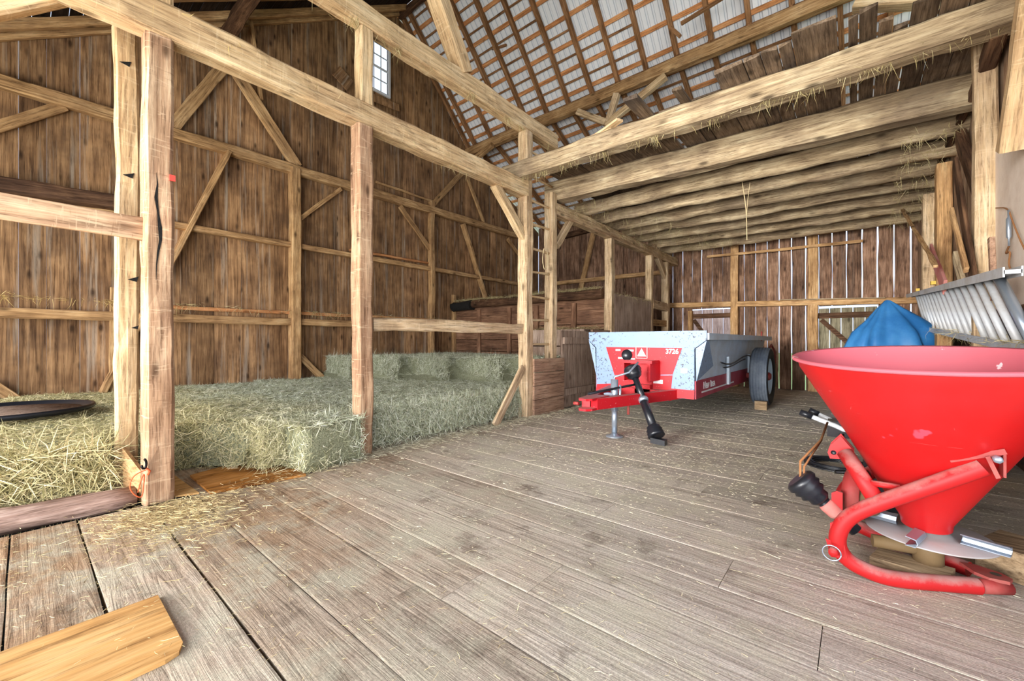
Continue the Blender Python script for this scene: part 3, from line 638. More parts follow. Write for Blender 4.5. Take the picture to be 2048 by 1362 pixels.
for i, (a, b, ye) in enumerate(pk):
    yj = 205+(a-1348)*(45-205)/650
    e = onZ(a, ye if ye else yj, 3.665); e2 = onZ(b, (ye if ye else yj)-.25*(b-a), 3.665)
    fr = max(3.9, min(4.65, e.y if ye else 4.62)); xs.append((None, e.x, fr, 0))
# turn the sighted left edges into touching planks
L0 = [-3.62, -3.34, -3.02]; starts = [5.5, 5.1]
ed = [x[1] for x in xs[2:]]; frs = [x[2] for x in xs[2:]]
lefts = [-3.62, -3.34]+[-3.02] if ed[0] > -2.9 else [-3.62]
pl = []
cur = -3.62
while cur < ed[0]-.05:
    nx = min(cur+.27, ed[0]); pl.append((cur, nx-.008, 5.0+random.uniform(-.3,.3))); cur = nx
for i in range(len(ed)): pl.append((ed[i], (ed[i+1] if i+1 < len(ed) else 1.0)-.01, frs[i]))
for i, (a, b, f) in enumerate(pl):
    if b-a < .05: continue
    mb = MB(); n = 8; yend = 11.2; vs = []; t = random.random(); tz = random.uniform(0,.012)
    for s in range(26):
        yy = f+(yend-f)*s/25
        e = (noise.noise(Vector((i*3., yy*1.5, 0)))*.008, noise.noise(Vector((i*3.+1, yy*1.5, 4)))*.008)
        jag = random.uniform(-.03, .03) if s == 0 else 0
        vs += [(a+e[0], yy+jag, 3.668+tz), (b+e[1], yy+(jag if s else random.uniform(-.04,.04)), 3.668+tz), (b+e[1], yy, 3.70+tz), (a+e[0], yy, 3.70+tz)]
    mb.add(vs, [(s*4+k, s*4+(k+1)%4, s*4+4+(k+1)%4, s*4+4+k) for s in range(25) for k in range(4)]+[(3,2,1,0), (100,101,102,103)], t)
    mk('loft_plank', mb, M['loft'], label='weathered grey-brown plank of the loft floor, ragged end over the front joist', cat='plank', group='loft floor planks')
for a, b, lab in (((1152,292),(1226,256),'pale lath lying on the left end of the front joist'), ((1168,306),(1262,268),'second pale lath on the front joist, nearer the camera'), ((1195,272),(1240,240),'short crooked scrap of wood on the front joist')):
    p, q = onZ(*a, 3.69), onZ(*b, 3.69); timber('loose_lath', p, q, .1, .03, M['beam'], lab, 'board')
timber('loose_beam', onY(1708, 14, 7.4), onY(1884, 2, 7.4), .2, .1, M['beam'], 'pale sawn timber lying high on the loft at upper right', 'board')
for a, b, lab in (((1366,66),(1470,4),'broken dark stick hanging across two roof rafters'), ((1345,75),(1364,92),'short broken stick beside a roof rafter'), ((960,122),(1018,104),'broken board end wedged under the roof battens')):
    timber('broken_stick', onY(*a, 7.0)+Vector((0,-.1,.1)), onY(*b, 7.0)+Vector((0,-.1,.1)), .05, .05, M['rafter'], lab, 'stick')
# ------------------------------------------------------------------ right-hand wall timbers
def rb(name, a, b, w, h, lab, cat, mt='girt', X=.84, up=None):
    return timber(name, onX(*a, X), onX(*b, X), w, h, M[mt], lab, cat, up=up, rough=.006)
def rpost(px, zt, zb, w, lab, mt='girt', X=.85):
    y = onX(px, 600, X).y; return timber('wall_post', (X, y, zb), (X, y, zt), w, .14, M[mt], lab, 'post', rough=.008)
rpost(1970, 4.1, .0, .15, 'tall pale wall post with notches beside the ladder', 'oldpost', X=.84)
rpost(1887, 3.34, .0, .22, 'brown wall post behind the leaning boards', 'girt')
rpost(1857, 3.34, .0, .2, 'yellowish wall post nearest the back wall', 'oldpost')
rb('wall_brace', (2040, 296), (2100, -90), .1, .2, 'broad pale brace at the upper right corner', 'brace', 'beam', up=(1,0,0))
rb('wall_brace', (1942, 190), (1868, 350), .06, .09, 'dark brace running under the joist ends', 'brace', 'dusky', X=.85)
rb('wall_brace', (1920, 270), (1966, 400), .08, .12, 'dark brace leaning against the tall wall post', 'brace', 'dusky', X=.86)
rb('wall_brace', (1998, 60), (1952, 190), .1, .12, 'brown brace above the tall wall post', 'brace', 'dusky', X=.84)
rb('leaning_board', (1911, 326), (1950, 580), .14, .03, 'dark board leaning beside the brown wall post', 'board', 'dusky', X=.74, up=(1,0,0))
rb('leaning_board', (1903, 420), (1932, 540), .06, .03, 'narrow weathered board leaning in front of the brown wall post', 'board', 'girt', X=.70, up=(1,0,0))
rb('leaning_lath', (1796, 404), (1872, 532), .04, .03, 'thin lath leaning diagonally near the back wall', 'lath', 'girt', X=.62)
rb('leaning_board', (1862, 500), (1890, 575), .16, .025, 'board with faded red paint standing above the aluminium ladder', 'board', 'pinkboard', X=.70, up=(1,.0,0))
rb('leaning_board', (1910, 512), (1926, 566), .10, .03, 'notched pale board end above the aluminium ladder', 'board', 'joist', X=.71, up=(1,0,0))
rb('leaning_board', (1983, 476), (1988, 600), .06, .03, 'short brown board standing behind the ladder', 'board', 'partitionY', X=.75, up=(1,0,0))
y0_, y1_ = onX(1993, 400, .9).y, 3.4
mb = MB(); zt_, zb_ = onX(2000, 289, .9).z, 1.34; mb.box((.885, y1_, zb_), (.92, y0_, zt_)); mk('whitewashed_board', mb, M['whiteboard'], label='whitewashed board fixed on the right wall', cat='board')
timber('wall_sill', (.9, 3.2, 1.3), (.9, YB, 1.3), .14, .1, M['dusky'], 'dark sill rail low along the right wall', 'rail')
# ------------------------------------------------------------------ sill log, boards near the nearest post
timber('sill_log', (-3.86, -1.9, .0), (-3.84, .50, .03), .17, .16, M['log'], 'rough log edging the hay beside the floor boards', 'log', log=True, rough=.03)
a_, b_ = onX(250, 895, -3.95), onX(285, 952, -3.80)
mb = MB(); q0, q1, q2, q3 = onX(251, 893, -3.96), onX(288, 940, -3.80), onX(288, 1000, -3.80), onX(253, 985, -3.96)
mb.prism([q0, q1, q2, q3], (0.02, -.02, 0)); mk('wedge_board', mb, M['girt'], label='short slanting board between the log and the nearest post', cat='board')
mb = MB(); mb.prism([onZ(346, 948, .012), onZ(398, 985, .012), onZ(346, 992, .012)], (0,0,-.012)); mk('floor_scrap', mb, M['plywood'], label='small triangular board scrap at the foot of the nearest post', cat='board')
mb = MB(); pts = [onZ(380,950,.02), onZ(500,918,.02), onZ(600,938,.02), onZ(612,948,.02), onZ(420,984,.02)]; mb.prism(pts, (0,0,-.018)); mk('plywood_sheet', mb, M['wetply'], label='orange-brown worn plywood sheet at the edge of the hay', cat='plywood')
mb = MB(); pts = [(-2.29,.37),(-1.86,.37),(-1.815,.35),(-1.80,.31),(-1.80,-.3),(-2.29,-.3)]; mb.prism([(x,y,.016) for x,y in pts], (0,0,-.014)); mk('plywood_patch', mb, M['plywood'], label='yellow plywood patch with rounded corner laid on the floor', cat='plywood')
# ================================================================== HAY
def bale_mesh(seed, dense=5200):
    random.seed(seed); mb = MB(); L, W, H = .88, .45, .38; n = (12, 7, 6)
    # rounded lumpy core
    idx = {}; 
    def P(i, j, k):
        key = (i, j, k)
        if key in idx: return idx[key]
        x, y, z = (i/n[0]-.5)*L, (j/n[1]-.5)*W, (k/n[2])*H
        v = Vector((x, y, z-H/2)); q = Vector((abs(v.x)/(L/2), abs(v.y)/(W/2), abs(v.z)/(H/2)))
        s = sorted(q); r = 1-.06*max(0, s[1]-.6)/.4*s[2]-.03*max(0, s[0]-.6)
        v = v*r + noise.noise_vector(v*7+Vector((seed*3, 0, 0)))*.018
        mb.v.append(Vector((v.x, v.y, v.z+H/2))); idx[key] = len(mb.v)-1; return idx[key]
    for ax in range(3):
        o = [a for a in range(3) if a != ax]
        for side in (0, n[ax]):
            for a in range(n[o[0]]):
                for b in range(n[o[1]]):
                    q = []
                    for da, db in ((0,0),(1,0),(1,1),(0,1)):
                        c = [0,0,0]; c[ax] = side; c[o[0]] = a+da; c[o[1]] = b+db; q.append(P(*c))
                    mb.f.append(tuple(q)); mb.t.append(random.random()); mb.sm.append(True)
    core = MB(); core.v, core.f, core.t, core.sm = mb.v, mb.f, mb.t, mb.sm
    bl = MB()
    for _ in range(dense):
        r = random.random()
        u, v = random.uniform(-.5, .5), random.uniform(-.5, .5)
        if r < .42: p = Vector((u*L, v*W, H-.004)); nrm = Vector((0,0,1))
        elif r < .62: p = Vector((L/2*.985, u*W, (v+.5)*H)); nrm = Vector((1,0,0))
        elif r < .70: p = Vector((-L/2*.985, u*W, (v+.5)*H)); nrm = Vector((-1,0,0))
        elif r < .85: p = Vector((u*L, -W/2*.985, (v+.5)*H)); nrm = Vector((0,-1,0))
        else: p = Vector((u*L, W/2*.985, (v+.5)*H)); nrm = Vector((0,1,0))
        d = Vector((random.gauss(0,1), random.gauss(0,1), random.gauss(0,1))); d -= nrm*d.dot(nrm); d.normalize(); d += nrm*random.uniform(-.05, .35)
        blade(bl, p-d*.03, d, random.uniform(.05, .15), random.uniform(.0024, .0048))
    return core, bl
def to_mesh(name, mb, mat):
    me = bpy.data.meshes.new(name); me.from_pydata([tuple(v) for v in mb.v], [], mb.f); me.materials.append(mat)
    a = me.attributes.new('tone', 'FLOAT', 'FACE'); a.data.foreach_set('value', mb.t); me.polygons.foreach_set('use_smooth', mb.sm); me.update(); return me
BM = []
for s in range(4):
    c_, b_ = bale_mesh(s+3)
    # one continuous bale: core and its straws share the mesh, two material slots
    nb = len(c_.v); full = MB(); full.v = c_.v+b_.v; full.f = c_.f+[tuple(i+nb for i in f) for f in b_.f]; full.t = c_.t+b_.t; full.sm = c_.sm+b_.sm
    me = to_mesh('hay_bale', full, M['haycore']); me.materials.append(M['hay'])
    me.polygons.foreach_set('material_index', [0]*len(c_.f)+[1]*len(b_.f)); BM.append(me)
random.seed(11)
def bale(x, y, z, lab, grp, rz=0, s=(1,1,1)):
    o = bpy.data.objects.new('hay_bale', random.choice(BM)); COL.objects.link(o)
    o.location = (x, y, z+random.uniform(-.012, .012)); o.rotation_euler = (random.uniform(-.02,.02), random.uniform(-.02,.02), rz+random.uniform(-.04,.04)+(math.pi if random.random() < .5 else 0)); o.scale = s
    return tag(o, lab, 'hay bale', grp)
yrow = [-.80+.46*i for i in range(18)]
upY = [4.0, 4.45, 4.9, 5.35, 5.8]           # first row of the upper tier, by column from the gable wall
for i, y in enumerate(yrow):
    front = -4.02 if y < .4 else (-4.42 if y < 1.1 else -3.84)
    for c in range(5):
        w = (front+8.28)/5; x = front-w*(c+.5)
        up0 = upY[4-c]
        if y > up0+.5: continue
        if abs(y-.58) < .2 and c == 0: pass
        lab, grp = ('greenish hay bale in the lower layer of the mow', 'bales of the lower layer')
        if c == 0:
            if y < .4: lab, grp = 'straw-yellow bale at the near edge of the mow beside the rough log', 'front bales left of the nearest post'
            elif y < 1.1: lab, grp = 'set-back hay bale just right of the nearest post', 'set-back bales by the nearest post'
            elif y > 2.3: lab, grp = 'front hay bale in the row along the floor under the pale crossrail', 'front bales under the crossrail'
            else: lab, grp = 'front hay bale left of the second hewn post', 'front bales left of the second post'
        bale(x, y, -.0, lab, grp, s=(w/.9, 1, 1))
for c, x in enumerate((-4.6, -5.5, -6.38, -7.26, -7.86)):
    y = upY[4-c] if c < 5 else 4
    k = 0
    while y < 7.1:
        bale(x, y+.2, .385, 'hay bale at the front edge of the raised back layer' if k == 0 else 'hay bale in the raised back layer below the partition', 'front bales of the upper layer' if k == 0 else 'bales of the upper layer', s=(1, 1, 1.08)); y += .46; k += 1
bale(-3.93, 1.72, 0, 'hay bale sticking out onto the floor between the first two posts', None, rz=.12, s=(1.0, 1.25, 1.04))
# loose hay
def surf(x, y):
    c = min(4, max(0, int((-x-4.15)/.88)))
    z = .39
    if y > upY[4-c]+.0: z = .80
    return z
def field(name, N, sampler, lab, cat, mat, Lr=(.05,.16), wr=(.002,.004), lift=.25, kind='stuff'):
    mb = MB()
    for _ in range(N):
        p, nrm = sampler()
        if p is None: continue
        nrm = Vector(nrm); d = Vector((random.gauss(0,1), random.gauss(0,1), random.gauss(0,1))); d -= nrm*d.dot(nrm)
        if d.length < .05: continue
        d.normalize(); d += nrm*random.uniform(-.05, lift)
        blade(mb, Vector(p)+nrm*random.uniform(0, .02), d, random.uniform(*Lr), random.uniform(*wr))
    return mk(name, mb, mat, label=lab, cat=cat, kind=kind, loc=(0,0,0))
def heap_top():
    x, y = random.uniform(-8.25, -3.9), random.uniform(-1.0, 7.25)
    if y < 1.1 and x > -4.1: x -= .3
    z = surf(x, y)+noise.noise(Vector((x*1.7, y*1.7, 0)))*.05
    return (x, y, z-.01), (0, 0, 1)
# hay mound skin so the bales read as one packed, rolling mow
mb = MB(); NX, NYY = 70, 120; g = {}
for i in range(NX+1):
    for j in range(NYY+1):
        x = -8.28+(4.25)*i/NX; y = -1.0+8.3*j/NYY
        z = 0
        for dx in (-.12, 0, .12):
            for dy in (-.12, 0, .12): z += surf(x+dx, y+dy)/9
        fr = -4.06 if y < .3 else (-4.06-.40*(y-.3)/.15 if y < .45 else (-4.46 if y < .95 else (-4.46+.5*min(1, (y-.95)/.3))))
        e = min(1, max(0, (x-(fr-.16))/.16))
        z += noise.noise(Vector((x*1.6, y*1.6, 1)))*.03+noise.noise(Vector((x*6, y*6, 1)))*.02-.045; z = max(.02, z*(1-e**3*1.0))
        g[i, j] = len(mb.v); mb.v.append(Vector((min(x, fr), y, z)))
for i in range(NX):
    for j in range(NYY): mb.f.append((g[i,j], g[i+1,j], g[i+1,j+1], g[i,j+1])); mb.t.append(random.random()); mb.sm.append(True)
TOP = [v.copy() for v in mb.v]
def skin_top():
    v = random.choice(TOP); return (v.x+random.uniform(-.05,.05), v.y+random.uniform(-.06,.06), v.z), (0,0,1)
nb = len(mb.f)
mb2 = MB(); mb2.v = mb.v; mb2.f = mb.f; mb2.t = mb.t; mb2.sm = mb.sm
for _ in range(24000):
    p, nrm = skin_top(); d = Vector((random.gauss(0,1), random.gauss(0,1), random.gauss(0,.12))).normalized()+Vector((0,0,random.uniform(-.05,.25)))
    blade(mb2, Vector(p)+Vector((0,0,.003)), d, random.uniform(.06,.2), random.uniform(.002,.0045))
lh = mk('loose_hay', mb2, M['haycore'], label='loose hay spread over the tops of the bales', cat='hay', kind='stuff', loc=(0,0,0))
lh.data.materials.append(M['hay']); lh.data.polygons.foreach_set('material_index', [0]*nb+[1]*(len(mb2.f)-nb))
def edge_heap():
    y = random.uniform(1.25, 4.9); t = random.random()**.6
    x = -3.84+.14*random.random()*(1-t)+.05; return (x, y, .4*t), (1, 0, .2)
field('hay_fringe', 14000, edge_heap, 'shaggy hay hanging down the front of the bales', 'hay', M['hay'], lift=.15)
def near_front():
    y = random.uniform(-1.0, .4); return (-3.97+random.random()*.04, y, random.uniform(.03, .4)), (1, -.1, .2)
def setback():
    y = random.uniform(.42, 1.3); return (-4.46+.03*random.random()+(.5*max(0, min(1, (y-.95)/.3))), y, random.uniform(.02, .42)), (1, -.1, .1)
field('hay_fringe', 2600, setback, 'tangled hay on the set-back bales right of the nearest post', 'hay', M['hay'], lift=.2)
def tier():
    i_ = random.randrange(5); x = -8.2+.88*i_+random.random()*.88; return (x, upY[i_]-.02+random.uniform(-.01,.01), random.uniform(.4, .82)), (0, -1, .15)
field('hay_fringe', 7000, tier, 'hay hanging over the front of the raised back layer', 'hay', M['hay'], lift=.2, Lr=(.06,.2))
field('hay_fringe', 5200, near_front, 'coarse yellow straw on the bale face above the rough log', 'straw', M['hay'], Lr=(.07,.24), wr=(.003,.0055), lift=.3)
# chaff and straw bits on the floor
def fl_any():
    r = random.random()
    if r < .5:
        y = random.choice(edges[1:])+random.gauss(.04, .05); x = random.uniform(-3.6, .9)
        if random.random() < .5: x = min(.9, -3.6+random.expovariate(1.1))
    elif r < .8: x, y = random.uniform(-3.6, .9), random.uniform(-.3, 8)
    else: x, y = random.gauss(-1.2, .9), random.gauss(4.3, .9)
    if not (-3.62 < x < .95) or y < -1 or y > 11: return None, None
    return (x, y, .001), (0, 0, 1)
field('straw_bits', 26000, fl_any, 'short bits of straw and chaff littered over the plank floor', 'straw', M['straw'], Lr=(.008,.04), wr=(.0008,.0018), lift=.08)
def fl_long(): return (random.uniform(-3.4, .8), random.uniform(.2, 5), .002), (0, 0, 1)
field('straw_stalks', 130, fl_long, 'single long straw stalks lying on the floor', 'straw', M['straw'], Lr=(.06,.14), wr=(.0015,.0024), lift=.03)
def drift():
    r = random.random()
    if r < .45: y = random.uniform(1.0, 5.0); x = -3.68+abs(random.gauss(0, .16))
    elif r < .7: y = random.gauss(.62, .16); x = -3.55+abs(random.gauss(0, .3))
    elif r < .85: y = random.uniform(4.7, 7.2); x = -3.6+abs(random.gauss(0, .15))
    else: x, y = random.gauss(-3.2, .25), random.gauss(.6, .22)
    return (x, y, .004), (0,0,1)
field('hay_drift', 6500, drift, 'thin drift of hay along the foot of the bales and posts', 'hay', M['straw'], Lr=(.03,.09), wr=(.0015,.003), lift=.12)
# wisps on timbers
def wisps(N, a, b, spread, hang, lab, top=0.0):
    a, b = Vector(a), Vector(b); mb = MB()
    tuft = [random.random() for _ in range(max(4, N//22))]
    for _ in range(N):
        u_ = random.random() if random.random() < .35 else min(1, max(0, random.choice(tuft)+random.gauss(0, .006)))
        p = a.lerp(b, u_)+Vector((random.uniform(-1,1)*spread, random.uniform(-1,1)*spread*.3, top+random.uniform(-.02,.03)))
        if random.random() < hang: d = Vector((random.gauss(0,.35), random.gauss(0,.35), -1)); L = random.uniform(.04,.2)
        else: d = Vector((random.gauss(0,1), random.gauss(0,1), random.gauss(0,.3))); L = random.uniform(.05,.16)
        blade(mb, p, d, L, random.uniform(.002,.004), bend=.4)
    return mk('hay_wisps', mb, M['wisp'], label=lab, cat='hay', kind='stuff')
wisps(1500, (-3.72,5.5,3.2), (-3.72,11,3.2), .1, .45, 'hay hanging from the far tie beam', .06)
wisps(420, (-3.9,4.55,3.45), (.9,4.7,3.45), .05, .85, 'stray hay strands dangling from the front joist')
wisps(900, (-3.85,5.62,3.4), (-2.6,10.5,3.4), .6, .7, 'hay strands caught between the left ends of the joists')
wisps(450, (.6,6,3.3), (.7,10.5,3.3), .22, .7, 'straw tufts caught at the right ends of the joists')
wisps(260, (-3.72,-.3,3.43), (-3.72,4.6,3.2), .1, .6, 'stray hay strands on the main beam')
wisps(160, (-3.66,1.5,4.17), (-3.66,5.3,4.17), .03, .95, 'hay strands dangling from the upper beam')
wisps(2600, (-8.1,7.33,2.16), (-3.9,7.33,2.16), .08, .45, 'hay lying on the log rail of the partition')
wisps(700, (-5.2,7.0,1.35), (-3.85,7.0,1.35), .2, .1, 'hay on top of the pale feed box')
wisps(900, (-8.13,-1,1.5), (-8.13,7,1.5), .03, .4, 'hay caught on the lowest gable girt', 0)
for o in list(bpy.data.objects):
    if o.name.startswith('hay_wisps') and o.get('label','').startswith('hay caught on the lowest'): o.location.z = onX(400, 622, -8.15).z-.14
wisps(700, (-3.7,7.5,2.03), (-3.7,9.4,2.03), .05, .4, 'hay lying along the top edge of the plywood panel')
# ================================================================== round lid on the hay
pc = Vector((-5.95, -.12, .44)); rt = empty('round_tub', pc, 'large shallow round wooden tub with dark rim lying on the hay', 'tub')
mb = MB(); mb.lathe([(0,.02),(.5,.02),(.5,.0),(0,0)], pc, seg=40); mk('bottom', mb, M['doorwood'], rt)
mb = MB(); mb.lathe([(.5,.0),(.57,.0),(.6,.022),(.59,.05),(.565,.048),(.56,.03),(.51,.024),(.5,.0)], pc, seg=48); mk('rim', mb, M['black'], rt)
# ================================================================== MANURE SPREADER
YF = 5.22; fp = lambda x, y, Y=YF: onY(x, y, Y)
ms = empty('manure_spreader', (-2.15, 7.6, 0), 'red and galvanised two-wheeled manure spreader with black drive shaft', 'manure spreader')
ZR = fp(1412, 661).z; ZL = fp(1389, 799).z
xr, xl, XT, XTl = -1.50, -2.82, -1.36, -2.94
front = [(XTl, ZR), (XTl, ZR-.11), (xl, ZR-.22), (xl, ZL+.02), (-2.6, ZL), (-1.9, ZL), (xr, ZL), (xr, ZR-.22), (XT, ZR-.11), (XT, ZR)]
mb = MB(); mb.prism([(x, YF, z) for x, z in front], (0, .03, 0)); mk('front_panel', mb, M['galvfront'], ms)
ty = YF-.006; zA = fp(1212, 693).z
T = lambda x, y: tuple(fp(x, y, ty))
mb = MB(); mb.prism([T(1212,694), T(1364,696), T(1345,749), T(1229,750)], (0,.005,0)); mb.prism([T(1229,752), T(1345,751), T(1342,777), T(1389,781), (xr,ty,ZL), (xl,ty,ZL+.02), T(1194,768), T(1229,767)], (0,.005,0))
mk('red_front_plate', mb, M['spreadred'], ms)
mb = MB(); YR = 9.95; B0 = lambda x,y: tuple(onX(x,y,xr))
zb1 = onX(1487,770,xr).z; zt0, zt1 = onX(1391,757,xr).z, onX(1488,742,xr).z
for s, X in ((1, xr), (-1, xl)):
    mb.box((X-.015, YF+.02, ZL), (X+.015, YR, ZL+.22))
mk('side_skirt', mb, M['spreadside'], ms)
mb = MB()
for X, Xt in ((xr, XT-.10), (xl, XTl+.10)):
    mb.add([(X, YF+.03, ZL+.22), (X, YR, ZL+.22), (X, YR, ZR-.33), (X, YF+.03, ZR-.33)], [(0,1,2,3)])
    mb.add([(X, YF+.03, ZR-.33), (X, YR, ZR-.33), (Xt, YR, ZR-.1), (Xt, YF+.03, ZR-.1)], [(0,1,2,3)])
mb.box((xl, YF+.03, ZL), (xr, YR, ZL+.04)); mk('box_sides', mb, M['galvclean'], ms)
mb = MB()
mb.box((XT-.12, YF+.03, ZR-.11), (XT+.02, YR+.05, ZR-.03)); mb.box((XTl, YF+.03, ZR-.13), (XTl+.10, YR+.05, ZR-.02)); mk('top_rail', mb, M['galvclean'], ms)
mb = MB()
for X, q in ((xr, 1), (xl, -1)):
    pts = [(X+.016*q, YF, ZR-.22), (XT if q > 0 else XTl, YF, ZR-.12), (XT if q > 0 else XTl, YF+.12, ZR-.14), (X+.06*q, YF+.62, ZR-.45), (X+.016*q, YF+.03, ZR-.62)]
    mb = MB(); mb.add(pts, [(0,1,2,3,4)]); mk('corner_gusset', mb, M['galv'], ms)

for yy in (YF+.3, YF+1.55, YF+3.1):
    mb = MB(); mb.box((xr+.015, yy if yy > 6 else yy+.0, ZL+.06), (xr+.05, yy+.09, ZR-.36))
    if yy > 6: mk('side_brace', mb, M['galvclean'], ms)
mb = MB(); mb.box((xr+.016, YF+.25, ZL+.055), (xr+.02, YF+2.0, ZL+.075)); mk('white_stripe', mb, M['white'], ms)
yy_ = YF+.33
for s_, z_ in (('N', .125), ('EW', .095), (' ', .05), ('I', .125), ('DEA', .095)):
    if s_ == ' ': yy_ += .05; continue
    t_ = text(s_, z_, M['white'], (xr+.018, yy_, ZL+.10), (0,1,0), (0,0,1), ms, squash=1.05); yy_ += max(v.co.y for v in t_.data.vertices)+.012
text('3726', .085, M['white'], fp(1331, 707, YF-.010), (1,0,0), (0,0,1), ms, name='model_number', squash=.95)
# warning triangle, small decals, inspection hole
tc_ = fp(1283, 705, YF-.010)
mb = MB()
q = .075
for a, b in (((-q,-q),(q,-q)), ((q,-q),(q,q)), ((q,q),(-q,q)), ((-q,q),(-q,-q))):
    p, r_ = tc_+Vector((a[0],0,a[1])), tc_+Vector((b[0],0,b[1])); mb.tube([p, r_], .004, 4)
mb.prism([tc_+Vector((0,0,.055)), tc_+Vector((-.06,0,-.05)), tc_+Vector((.06,0,-.05))], (0,.003,0)); mk('warning_sign', mb, M['white'], ms)
mb = MB(); c = fp(1254, 710, YF-.008); mb.lathe([(0,0),(.075,0),(.075,.01)], c, (0,-1,0), 24); mk('inspection_hole', mb, M['black'], ms)
mb = MB()
for a in ((1236,700),(1262,701),(1241,716),(1265,718)):
    c = fp(*a, YF-.008); mb.box((c.x-.035, c.y, c.z-.012), (c.x+.035, c.y+.003, c.z+.012))
c = fp(1316, 764, YF-.008); mb.box((c.x-.06, c.y, c.z-.02), (c.x+.06, c.y+.003, c.z+.03))
c = fp(1368, 742, YF-.008); mb.box((c.x-.04, c.y, c.z-.025), (c.x+.04, c.y+.003, c.z+.03))
mk('decals', mb, M['white'], ms)
# gearbox housing
c = fp(1277, 741, YF-.12)
mb = MB(); w = .17
mb.box((c.x-w, YF-.26, c.z+.10), (c.x+w+.06, YF, c.z+.135)); mb.box((c.x-w-.02, YF-.2, c.z-.13), (c.x-w+.01, YF, c.z+.12)); mb.box((c.x+w-.01, YF-.24, c.z-.13), (c.x+w+.02, YF, c.z+.12)); mb.box((c.x-w+.03, YF-.02, c.z-.3), (c.x+w-.03, YF, c.z+.1))
mb.prism([(c.x+w+.02, YF-.24, c.z+.12), (c.x+w+.06, YF, c.z+.12), (c.x+w+.06, YF, c.z-.12), (c.x+w+.02, YF-.24, c.z-.12)], (.01,0,0))
mb.box((c.x-.06, YF-.1, c.z-.34), (c.x+.14, YF-.01, c.z-.18))
mk('shaft_shield', mb, M['spreadred'], ms)
# drive shaft
s0 = onY(1264, 738, 4.74); s1 = onZ(1313, 872, .09); dv = (s1-s0)
ds = mk('drive_shaft', (lambda m: (m.tube([s0+dv*.1, s0+dv*.5], .036, 16), m.tube([s0+dv*.47, s0+dv*.9], .045, 16), m)[2])(MB()), M['black'], ms)
mb = MB(); pts = [s0+dv*t for t in (-.02,0,.03,.05,.07,.09,.11,.13,.16)]; mb.tube(pts, [.07,.10,.105,.09,.098,.08,.085,.06,.04], 20); mk('rubber_boot', mb, M['black'], ds)
mb = MB(); pts = [s0+dv*t for t in (.86,.88,.90,.92,.94,.96,.98,1.0,1.01)]; mb.tube(pts, [.05,.072,.068,.085,.078,.09,.086,.092,.07], 20); mk('rubber_boot', mb, M['black'], ds)
mb = MB(); mb.tube([s0+dv*.46, s0+dv*.49, s0+dv*.52], [.05,.06,.05], 16); mk('collar', mb, M['zinc'], ds)
mb = MB(); e = s0+dv*1.0; mb.obox(e+Vector((.05,-.07,-.035)), (.075,.0,-.005), (0,.04,0), (.0,0,.028)); mk('shaft_yoke', mb, M['black'], ds)
# hitch frame
tip = Vector((-2.17, 3.78, .44))
mb = MB()
for a, b in (((-1.72, YF+.1, .44), tip+Vector((.05,.1,0))), ((-2.6, YF+.1, .44), tip+Vector((-.05,.1,0)))):
    a, b = Vector(a), Vector(b); d = b-a; sd = Vector((d.y,-d.x,0)).normalized()*.045; mb.obox((a+b)/2, d/2, sd, (0,0,.058))
mb.box((-2.6, YF-.1, .37), (-1.75, YF+.05, .49))
hf = mk('hitch_frame', mb, M['spreadred'], ms)
mb = MB()
for dz in (-.06, .045): mb.prism([tip+Vector((-.1,.35,dz)), tip+Vector((.1,.35,dz)), tip+Vector((.08,0,dz)), tip+Vector((.04,-.06,dz)), tip+Vector((-.04,-.06,dz)), tip+Vector((-.08,0,dz))], (0,0,.022))
mb.box(tip+Vector((-.09,.16,-.05)), tip+Vector((.09,.3,.05))); mk('clevis', mb, M['spreadred'], hf)
mb = MB(); mb.tube([tip+Vector((-.15,.02,0)), tip+Vector((-.09,.02,.0))], .018, 10); mb.tube([tip+Vector((.16,.7,-.18)), tip+Vector((.16,.7,.02))], .016, 10); mk('hitch_pin', mb, M['redlow'], hf)
# jack
jk = onZ(1229, 873, 0); mb = MB(); mb.tube([jk+Vector((0,0,.05)), jk+Vector((0,0,.36))], .032, 16); mb.tube([jk+Vector((0,0,.30)), jk+Vector((0,0,.66))], .042, 16)
jack = mk('parking_jack', mb, M['zinc'], ms)
mb = MB(); mb.lathe([(0,.045),(.03,.045),(.05,.02),(.10,.008),(.10,0),(0,0)], jk, seg=24); mk('jack_foot', mb, M['zinc'], jack)
mb = MB(); mb.tube([jk+Vector((0,0,.64)), jk+Vector((.0,0,.69)), jk+Vector((.13,.1,.74)), jk+Vector((.2,.2,.86))], .012, 8); mb.tube([jk+Vector((.07,0,.36)), jk+Vector((.07,0,.6))], .014, 8); mk('jack_handle', mb, M['zinc'], jack)
mb = MB(); mb.obox(jk+Vector((-.05,.0,.45)), (.06,0,0), (0,.05,0), (0,0,.05)); mk('jack_bracket', mb, M['zinc'], jack)
mb = MB(); mb.tube([tip+Vector((-.02,.1,.1)), tip+Vector((.05,.5,.12)), tip+Vector((.2,.9,.16)), s0+Vector((.02,.05,-.16))], .014, 8); mk('cable', mb, M['black'], hf)
# hydraulic hoses along the side
mb = MB(); mb.tube([(xr+.06, YF+1.0+.3*i, ZR-.42-.05*math.sin(i*.8)) for i in range(8)], .012, 6); mb.tube([(xr+.05, YF+1.2+.3*i, ZR-.47-.04*math.sin(i*.7+1)) for i in range(6)], .01, 6); mk('hose', mb, M['black'], ms)
